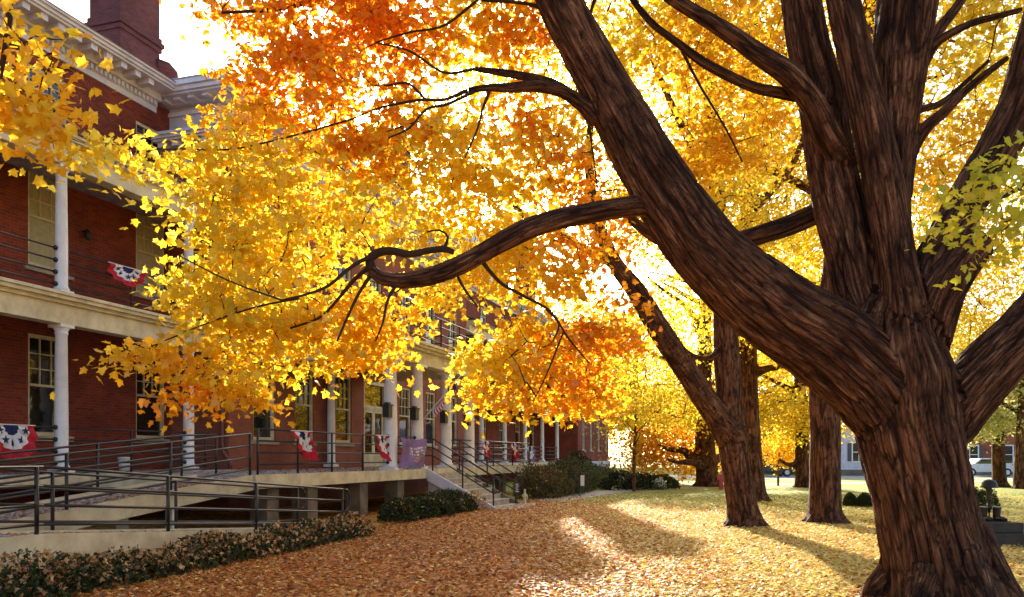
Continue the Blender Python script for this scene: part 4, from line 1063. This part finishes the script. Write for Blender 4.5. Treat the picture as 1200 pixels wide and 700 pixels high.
# trunk in front of the road
b6 = G(941, 571)
tr = limb([(942, 573, 42, 22), (941, 555, 42, 18), (940, 530, 42, 17), (938, 480, 42, 15), (936, 380, 42, 11), (934, 260, 42, 5)], .15)
l1 = limb([(939, 540, 42, 8), (925, 545, 42, 6), (912, 538, 42, 4)], .15)
yard_tree('maple_tree', 'yellow maple by the road seen just left of the stout trunk', b6, [tr, l1] + rand_limbs(b6, tr, 8, 4.6, 3.6, 10, .4, 9, .2),
 [E(15, 42.5, 8.4, 5.2, 2.8, 4.8, 90, 'yellow'), E(13.6, 41, 3.7, 2.6, 1.8, 1.1, 36, 'yellow'), E(16.3, 41, 3.8, 2.2, 1.8, .9, 26, 'yellow')],
 M['bark'], 44, .55, .2, DIAM, voxel=.08, tw=.03, dens=1.35)
b = G(912, 571); b[1] = 44; b[0] = (912-600)*44/F; b[2] = 0
tr = spline([b + [0, 0, -.05], b + [0, 0, 1], b + [.1, 0, 2.4]], [.07, .06, .03], .1)
yard_tree('small_maple', 'small golden young maple left of the road-side trunk', b, [tr] + rand_limbs(b, tr, 5, .9, .9, 2.2, .6, 4, .03), [E(b[0], b[1], 2.0, 1.3, 1.1, .9, 40, 'gold')], M['bark2'], 26, .3, .15, DIAM, voxel=.03, disp=0, roots=False)
# thin sapling by the shrubs
b = np.array([(743-600)*37/F, 37., 0.])
tr = spline([b + [0, 0, -.05], b + [0, 0, 1.2], b + [.05, 0, 2.6], b + [.1, 0, 4.0]], [.09, .08, .06, .02], .1)
yard_tree('sapling', 'thin dark sapling with few leaves rising from the shrubs', b, [tr] + rand_limbs(b, tr, 9, 1.9, 1.4, 3.4, .7, 14, .035), [E(b[0], b[1], 3.2, 1.9, 1.4, 1.3, 40, 'gold'), E(b[0]-.6, b[1], 1.9, 1.5, 1.0, .6, 14, 'rust')], M['bark'], 8, .4, .14, DIAM, voxel=.03, disp=0, roots=False, tw=.014)
# pale tree on the right
b7 = np.array([(1172-600)*42/F, 42., 0.])
tr = limb([(1172, 574, 42, 20), (1171, 560, 42, 16), (1170, 530, 42, 15), (1170, 480, 42, 12), (1174, 400, 42, 7)], .15)
yard_tree('pale_tree', 'pale grey-green leaved tree at the right edge beyond the statue', b7, [tr] + rand_limbs(b7, tr, 9, 4.2, 2.6, 6.5, .45, 19, .16),
 [E(25.5, 42, 5.4, 4.6, 3.2, 2.4, 150, 'pale'), E(23, 41, 3.6, 2.2, 1.8, 1.0, 36, 'pale'), E(26.5, 41, 7.4, 3.4, 2.6, 1.8, 70, 'pale')], M['bark'], 44, .5, .17, DIAM, voxel=.08, tw=.025)
b8 = np.array([(1197-600)*40/F, 40., 0.])
tr = limb([(1197, 575, 40, 18), (1196, 550, 40, 15), (1198, 500, 40, 13), (1200, 430, 40, 8)], .15)
yard_tree('pale_tree', 'second pale-leaved tree with greyish trunk cut by the right edge', b8, [tr] + rand_limbs(b8, tr, 8, 3.6, 3.0, 6.5, .45, 23, .15),
 [E(27, 40, 6.5, 3.4, 2.8, 2.4, 90, 'pale')], M['bark2'], 44, .5, .17, DIAM, voxel=.08, tw=.025)
# a backdrop of further trees, each its own: copies of two built ones
def grown(name, label, x, y, h, seed, pal, pal2, group='trees beyond the road', r=1.0):
    b = np.array([x, y, 0.]); k = h/12
    tr = spline([b + [0, 0, -.05], b + [.1, 0, h*.2], b + [-.1, .1, h*.45], b + [.1, 0, h*.8]], [.38*k, .30*k, .22*k, .06*k], .3)
    return yard_tree(name, label, b, [tr] + rand_limbs(b, tr, 7, h*.32, h*.2, h*.6, .45, seed, .16*k),
      [E(x, y, h*.60, h*.36*r, h*.30, h*.36, int(120*r), pal), E(x-h*.2, y-h*.12, h*.33, h*.22, h*.16, h*.13, 34, pal2), E(x+h*.22, y-h*.1, h*.36, h*.2, h*.16, h*.14, 34, pal)],
      M['bark'], 60, h*.05, h*.017, DIAM, voxel=.12, disp=.01, group=None, tw=.04, roots=False)
A = grown('broad_tree', 'dusty gold tree beyond the road left of the far broad maple', 20, 130, 27, 31, 'yellow', 'gold')
B = grown('round_tree', 'orange-gold tree beyond the road right of the far broad maple', 36, 134, 24, 37, 'gold', 'orange')
spots = [(A, 10, 122, 1.0, .4, 'large yellow tree beyond the end of the hall'), (B, 50, 136, 1.05, 1.2, 'golden tree beyond the road right of the far house'),
         (A, 66, 126, .9, 2.0, 'yellow tree behind the brick block at the right'), (B, 80, 120, 1.1, 2.8, 'golden tree at the far right beyond the pale ones'), (A, 94, 130, 1.0, 3.6, 'yellow tree far out past the right edge'), (B, -8, 140, 1.3, 4.1, 'golden tree standing well back behind the hall roofs'), (B, -5, 76, .62, 5.0, 'tall golden tree close behind the far wing of the hall')]
for src, x, y, sc, rz, lab in spots:
    c = copy_tree(src); c.location = (x, y, 0); c.scale = (sc,)*3; c.rotation_euler = (0, 0, rz); c['label'] = lab
# ------------------------------------------------------------------ shrubs
def shrub(name, label, boxes, n, size, pal, pal2=None, stems=True, cat='shrub', seed=0, kind=None, f2=.25):
    """boxes: (x, y, rx, ry, h) mounds of leaves"""
    x0, y0 = boxes[0][0], boxes[0][1]; loc = np.array([x0, y0, 0.])
    s = empty(name, loc, 0, label, cat)
    C, K = [], []; tot = sum(b[2]*b[3] for b in boxes); m = MB()
    for x, y, rx, ry, h in boxes:
        k = int(n*rx*ry/tot); d = unit(rng.normal(0, 1, (k, 3))); q = rng.uniform(.55, 1.0, (k, 1))**.6
        p = d*q*np.array([rx, ry, h*.95]); p[:, 2] = np.abs(p[:, 2])
        p = p*(1 + .35*(vnoise(p*3.1 + [x, y, 0], 4)[:, None] - .5)) + [x, y, .03]
        top = rng.random(k) < f2*np.clip(p[:, 2]/h, .15, 1)
        c = pick_cols(pal, k)
        if pal2: c[top] = pick_cols(pal2, int(top.sum()))
        C.append(p); K.append(c*rng.uniform(.7, 1.2, (k, 1)))
        for _ in range(max(4, int(10*rx*ry))):
            e = np.array([x, y, 0]) + np.append(rng.normal(0, .45, 2)*[rx, ry], h*rng.uniform(.5, .95)); a0 = np.array([x, y, -.02]) + (e - [x, y, 0])*[.4, .4, 0]
            m.tube([a0, (a0+e)/2 + rng.normal(0, .03, 3), e], [.012, .009, .004], 5, cap=False)
    C = np.concatenate(C); K = np.concatenate(K)
    leaf_mesh('foliage', C, size*rng.uniform(.7, 1.3, len(C)), K, M['shrub'], DIAM if size > .1 else SIMPLE, parent=s, loc=loc, up=.3)
    m.build('stem', M['twig'], s, loc=loc, kind='stuff')
    return s
bxs = []
for i, t in enumerate(np.arange(-7.5, .7, .42)):
    w_ = W(t, 6.75 - .02*t, 0); bxs.append((w_[0], w_[1], .46+.1*rng.random(), .42, (.27 if t < -4 else .29) + .26*rng.random()))
shrub('low_hedge', 'low dark hedge strewn with fallen leaves in front of the ramp', bxs, 11500, .074, 'dark', 'tan', f2=.62, cat='hedge')
def row(ts, o, rx, h): return [(*W(t, o + rng.uniform(-.12, .12), 0)[:2], rx*rng.uniform(.85, 1.2), rx*rng.uniform(.85, 1.15), h*rng.uniform(.8, 1.1)) for t in ts]
shrub('dark_hedge', 'dark green waist-high bushes between the ramp end and the entrance steps', row(np.arange(4.2, 8.4, .6), 6.0, .6, .66), 9000, .08, 'dark', 'tan', f2=.10, cat='hedge')
shrub('tall_shrub', 'tall feathery brownish shrub right of the entrance steps', row(np.arange(15.4, 18.4, .7), 6.3, .8, 1.45), 8000, .09, 'brush', 'rust', f2=.15)
shrub('tall_shrub', 'second brownish shrub reaching the deck corner with small dead flower heads', row(np.arange(19.0, 22.8, .9), 6.2, 1.0, 1.75), 7500, .10, 'brush', 'dark', f2=.3)
shrub('grassy_shrub', 'light green grassy shrub in front of the far gallery', row(np.arange(23.4, 27, .9), 6.0, .9, 1.35), 5000, .10, 'sage', 'brush')
shrub('round_shrub', 'round dark green shrub against the pale foundation of the end wing', row([27.6, 28.6], 5.2, 1.1, 1.9), 3500, .12, 'dark')
shrub('round_shrub', 'olive shrub mound between the dark shrub and the sapling', row(np.arange(29.0, 33, 1.1), 5.6, 1.0, 1.25), 4500, .12, 'sage', 'dark')
w0 = [(5.3, 38.6, 1.2, .9, .95), (6.4, 39.6, 1.1, .9, .8), (7.4, 40.4, 1.0, .9, .7)]
shrub('dark_hedge', 'dark clipped hedge at the end of the shrub bed beside the path', w0, 4200, .12, 'dark', cat='hedge')
shrub('flowering_plant', 'small plant with white blooms in front of the dark end hedge', [(7.05, 38.9, .35, .3, .62)], 420, .10, 'sage', 'white_bloom', f2=.9, cat='plant') if PAL.setdefault('white_bloom', [(.8, .8, .74), (.75, .74, .7)]) else None
x, y = G(557, 598)[:2]
shrub('dry_grass', 'straw-coloured dry grass clump at the foot of the steps', [(x, y, .38, .3, .62)], 260, .10, 'tan', 'pale', f2=.5, cat='plant')
# clipped box bushes on the lawn
for u, v, r, lab in ((997, 594, .24, 'small clipped round bush left of the pair on the lawn'), (1013, 595, .26, 'small clipped round bush half hidden by the huge trunk'), (1140, 599, .36, 'dark clipped bush behind the statue on its left'), (1157, 599, .36, 'dark clipped bush behind the statue on its right')):
    b = G(u, v); shrub('clipped_bush', lab, [(b[0], b[1], r, r, r*1.9)], 1400, .06, 'dark', cat='bush')

# small things in the bed
b = G(615, 592)
g = empty('garden_figure', b, 0, 'slender white garden figure in the shrubs right of the steps', 'figure')
m = MB(); m.lathe(0, 0, [(.09, 0), (.09, .05), (.08, .07), (.075, .25), (.10, .38), (.07, .48), (.05, .53)], 12); m.sphere((0, 0, .59), (.06, .06, .075)); m.tube([(.09, 0, .44), (.15, -.05, .34), (.10, -.09, .24)], .025); m.tube([(-.09, 0, .44), (-.15, -.04, .36), (-.08, -.1, .36)], .025)
m.build('body', M['cream'], g); g.scale = (.62, .62, .8)
b = G(606, 592)
g = empty('garden_sign', b, 0, 'little dark sign with pale marks on a stake by the handrail', 'sign')
m = MB(); m.tube([(0, 0, 0), (0, 0, .45)], .012); m.build('stake', M['metal'], g)
m = MB(); m.box(-.08, .08, -.02, .005, .38, .76); m.build('board', M['metal'], g)
m = MB()
for k in range(5): m.box(-.055+.01*(k % 2), .055-.015*(k % 3), -.024, -.0205, .43+.06*k, .455+.06*k)
m.build('lettering', M['flag_white'], g)
b = G(683, 583)
g = empty('garden_flag', b, 0, 'small pale garden flag on a wire stand among the shrubs', 'flag')
m = MB(); m.tube([(-.14, 0, 0), (-.14, 0, .95), (.16, 0, .95)], .012); m.build('stand', M['metal'], g)
m = MB(); m.box(-.09, .06, -.008, .008, .45, .86); m.build('cloth', M['flag_white'], g)
b = G(845, 573.5)
g = empty('signpost', b, 0, 'short red post with a red plate beyond the forked tree', 'post')
m = MB(); m.box(-.09, .09, -.09, .09, 0, .62); m.build('post', M['red_paint'], g, bevel=.01)
m = MB(); m.box(-.2, .2, -.11, -.092, .45, .72); m.build('plate', M['red_paint'], g)

# ------------------------------------------------------------------ soldier's memorial: boots, rifle, helmet on a plinth
b = np.array([(1160-600)*14.8/F, 14.8, 0])
g = empty('memorial_statue', b, 0, 'dark memorial of boots, upturned rifle and helmet on a stepped stone plinth', 'statue')
def mbx(x0, x1, y0, y1, z0, z1, name, mat, bev=.012):
    m = MB(); m.box(x0, x1, y0, y1, z0, z1); return m.build(name, mat, g, bevel=bev)
mbx(-.57, .57, -.5, .5, 0, .235, 'plinth', M['granite']); mbx(-.40, .40, -.36, .36, .236, .42, 'plinth', M['granite'])
for s in (-1, 1):
    m = MB(); x = .075*s
    m.tube([(x, -.20, .455), (x, -.14, .47), (x, -.05, .48), (x, .03, .475)], [.035, .05, .052, .045], 10)
    m.tube([(x, .02, .44), (x, .025, .55), (x, .02, .68), (x, .015, .71)], [.055, .052, .058, .06], 12)
    m.box(x-.05, x+.05, -.235, .075, .42, .437)
    bo = m.build('boot', M['bronze'], g); bo.scale = (1.2, 1.2, .9); bo.location = (.03*s + .02, 0, .042)
m = MB(); m.tube([(0, .05, .42), (0, .05, .62)], .012, 8); m.tube([(0, .05, .6), (0, .05, .85)], [.02, .026], 8); m.box(-.02, .02, .02, .1, .82, 1.0); m.box(-.014, .014, -.05, .03, .86, .90)
m.hexa([(-.022, .02, 1.0), (.022, .02, 1.0), (.022, .09, 1.0), (-.022, .09, 1.0), (-.024, 0, 1.22), (.024, 0, 1.22), (.024, .13, 1.22), (-.024, .13, 1.22)]); ro = m.build('rifle', M['bronze'], g); ro.scale = (1.1, 1.1, .82); ro.location = (0.02, 0, .0756)
m = MB(); m.lathe(0, .05, [(.155, 1.16), (.16, 1.175), (.135, 1.2), (.125, 1.26), (.09, 1.32), (.03, 1.345), (.004, 1.348)], 18); ho = m.build('helmet', M['bronze'], g); ho.scale = (1, 1, .82); ho.location = (0.02, 0, .0756)

# ------------------------------------------------------------------ across the road
hb = np.array([27.4, 66., 0])
def house(name, label, loc, w_, d_, h_, rh, wall, trim, wins_, door=None, chim=True, porch=False):
    g = empty(name, loc, 0, label, 'house')
    m = MB(); m.box(-w_/2, w_/2, 0, d_, 0, h_)
    m.add([(-w_/2, 0, h_), (w_/2, 0, h_), (0, 0, h_+rh), (-w_/2, d_, h_), (w_/2, d_, h_), (0, d_, h_+rh)], [(0, 1, 2), (4, 3, 5)])
    m.build('wall', wall, g)
    m = MB(); e = .35
    for s in (-1, 1):
        a = np.array([s*(w_/2+e), 0, h_-e*2*rh/w_]); r = np.array([0, 0, h_+rh])
        up = np.array([0, 0, .16]); q = [np.array([p[0], y, p[2]]) for y in (-e, d_+e) for p in (a, r)]
        m.hexa([q[0]+[0, 0, .01], q[1]+[0, 0, .01], q[3]+[0, 0, .01], q[2]+[0, 0, .01], q[0]+up, q[1]+up, q[3]+up, q[2]+up])
    rf = m.build('roof', M['slate'], g)
    if chim:
        m = MB(); m.box(w_*.2, w_*.2+.7, d_*.5, d_*.5+.7, h_, h_+rh+.7); m.build('chimney', M['brick'], rf)
    for x, z, ww, wh in wins_:
        m = MB()
        m.box(x-ww/2-.1, x-ww/2, -.06, -.004, z, z+wh); m.box(x+ww/2, x+ww/2+.1, -.06, -.004, z, z+wh); m.box(x-ww/2-.1, x+ww/2+.1, -.06, -.004, z+wh, z+wh+.1); m.box(x-ww/2-.1, x+ww/2+.1, -.08, -.004, z-.1, z)
        m.box(x-.03, x+.03, -.05, -.004, z, z+wh); m.box(x-ww/2, x-.03, -.05, -.004, z+wh/2-.03, z+wh/2+.03); m.box(x+.03, x+ww/2, -.05, -.004, z+wh/2-.03, z+wh/2+.03)
        f = m.build('window', trim, g)
        m = MB(); m.box(x-ww/2+.002, x+ww/2-.002, -.03, -.006, z+.002, z+wh-.002); m.build('pane', M['glass'], f)
        for s in (-1, 1):
            m = MB(); m.box(x+s*(ww/2+.12), x+s*(ww/2+.42), -.05, -.004, z, z+wh); m.build('shutter', M['car_dark'], f)
    if door is not None:
        m = MB(); m.box(door-.5, door+.5, -.05, -.004, .3, 2.4); dd = m.build('door', M['car_dark'], g); m = MB(); m.sphere((door+.38, -.08, 1.3), .04); m.build('handle', M['bronze'], dd)
    m = MB(); m.box(-w_/2-.02, w_/2+.02, -.02, d_, -.02, .5); m.build('foundation', M['concrete'], g)
    return g
house('white_house', 'small pale gabled house with dark shutters seen between the trunks', (28.5, 67, 0), 3.4, 9, 2.9, 2.2, M['lavender'], M['white'], [(.15, 1.2, 1.0, 1.5)], None, False)
house('brick_house', 'brick house with white trim behind the pale gabled house', (24.0, 74, 0), 8, 9, 5.5, 2.6, M['brick_light'], M['white'], [(-2.5, 1.2, 1.1, 1.6), (0, 1.2, 1.1, 1.6), (2.5, 1.2, 1.1, 1.6), (-2.5, 3.7, 1.1, 1.4), (2.5, 3.7, 1.1, 1.4)], 1.3)
house('brick_house', 'low brick house beyond the pale trees at the right', (44, 70, 0), 13, 9, 3.2, 2.8, M['brick_light'], M['white'], [(-4.5, 1.0, 1.4, 1.5), (-1.5, 1.0, 1.4, 1.5), (4.2, 1.0, 1.4, 1.5)], 1.6)
def parked_car(label, loc, mat, rz=0):
    g = empty('parked_car', loc, rz, label, 'car', 'cars parked along the road')
    prof = [(-2.2, .35), (-2.25, .75), (-1.9, .95), (-1.2, 1.0), (-.7, 1.42), (.7, 1.45), (1.35, 1.02), (2.1, .85), (2.25, .6), (2.2, .35)]
    m = MB(); k = len(prof)
    m.add([(x, y, z) for y in (-.85, .85) for x, z in prof], [tuple(range(k)), tuple(reversed(range(k, 2*k)))] + [(i, k+i, k+(i+1) % k, (i+1) % k) for i in range(k)])
    m.build('body', mat, g, bevel=.05)
    for y in (-.865, .865):
        m = MB(); s = np.sign(y); m.add([(-1.05, y, 1.02), (1.15, y, 1.02), (.62, y, 1.38), (-.62, y, 1.36), (-1.05, y*.99, 1.02), (1.15, y*.99, 1.02), (.62, y*.99, 1.38), (-.62, y*.99, 1.36)], [(0, 1, 2, 3), (4, 5, 6, 7), (0, 1, 5, 4), (1, 2, 6, 5), (2, 3, 7, 6), (3, 0, 4, 7)]); m.build('window', M['glass'], g)
    for x in (-1.4, 1.4):
        for y in (-.88, .7):
            m = MB(); m.tube([(x, y, .33), (x, y+.2, .33)], .33, 16); wv = m.build('wheel', M['tyre'], g)
            m = MB(); m.tube([(x, y-.012, .33), (x, y+.002, .33)], .19, 12); m.build('rim', M['car_white'], wv)
    return g
parked_car('dark blue parked car on the road between the forked tree and the stout trunk', (20.2, 64.5, .006), M['car_dark'])
parked_car('white parked car on the road left of the stout trunk', (24.6, 69.0, 0), M['car_white'])
parked_car('pale parked car on the road behind the statue', (37.5, 64.5, .006), M['car_white'])

# ------------------------------------------------------------------ fallen leaves
n = 200000
Yv = 7.5 * (34/7.5) ** rng.random(n)
Xv = (rng.random(n) - .5) * (1.35*Yv + 2)
rel = np.stack([Xv + 9.84, Yv - 17.7], 1); oo = rel[:, 0]*.9536 - rel[:, 1]*.3011
dr = vnoise(np.stack([Xv*.55, Yv*.55, Xv*0], 1), 21)*.65 + vnoise(np.stack([Xv*1.7, Yv*1.7, Xv*0], 1), 22)*.35
keep = (oo > 6.2) & (rng.random(n) < .35 + 1.3*dr) & (rng.random(n) < np.clip(1.25 - (Yv-14)/26, .1, 1))
PAL['litter'] = [(.46, .14, .018), (.54, .19, .025), (.32, .09, .014), (.56, .25, .036), (.50, .16, .018), (.60, .33, .06), (.20, .065, .016)]
P2 = np.stack([Xv, Yv, np.full(n, .018) + rng.random(n)*.03], 1)[keep]
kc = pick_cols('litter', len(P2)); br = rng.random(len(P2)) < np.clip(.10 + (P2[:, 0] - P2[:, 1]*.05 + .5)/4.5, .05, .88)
kc[br] = pick_cols('sunpatch_litter', int(br.sum()))  # paled leaves gather where the sun patch lies, painting it brighter
# leaves drifted against the roots of the big tree
m_ = 2600; an = rng.uniform(0, 2*math.pi, m_); rd = .55 + 1.0*rng.random(m_)**1.6
Q = np.stack([base[0] - .04 + rd*np.cos(an), base[1] + rd*np.sin(an), .02 + .14*np.clip(1.15 - rd, 0, 1)*rng.random(m_)], 1)
P2 = np.vstack([P2, Q]); kc = np.vstack([kc, pick_cols('litter', m_)])
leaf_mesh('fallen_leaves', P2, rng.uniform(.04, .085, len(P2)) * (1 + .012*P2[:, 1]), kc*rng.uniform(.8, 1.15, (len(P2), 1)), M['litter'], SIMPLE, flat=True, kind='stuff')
C = []
for _ in range(5200):
    r = rng.random()
    if r < .38: t = rng.uniform(-7.5, DL-.2); o = 3.25 + 1.2*rng.random()**.6; z = zu(t)
    elif r < .52: t = rng.uniform(-6, 1.5); o = rng.uniform(4.8, 5.95); z = zl(t) + .012
    elif r < .86: t = rng.uniform(DL, DR); o = rng.uniform(.5, 4.5)**1.0; z = 1.2
    else: t = rng.uniform(-6, 5.6); o = rng.uniform(-1.9, .3); z = 1.23
    C.append(W(t, o, z + .012))
C = np.array(C)
leaf_mesh('deck_leaves', C, rng.uniform(.05, .1, len(C)), pick_cols('tan', len(C))*rng.uniform(.7, 1.2, (len(C), 1)), M['litter'], SIMPLE, flat=True, kind='stuff')
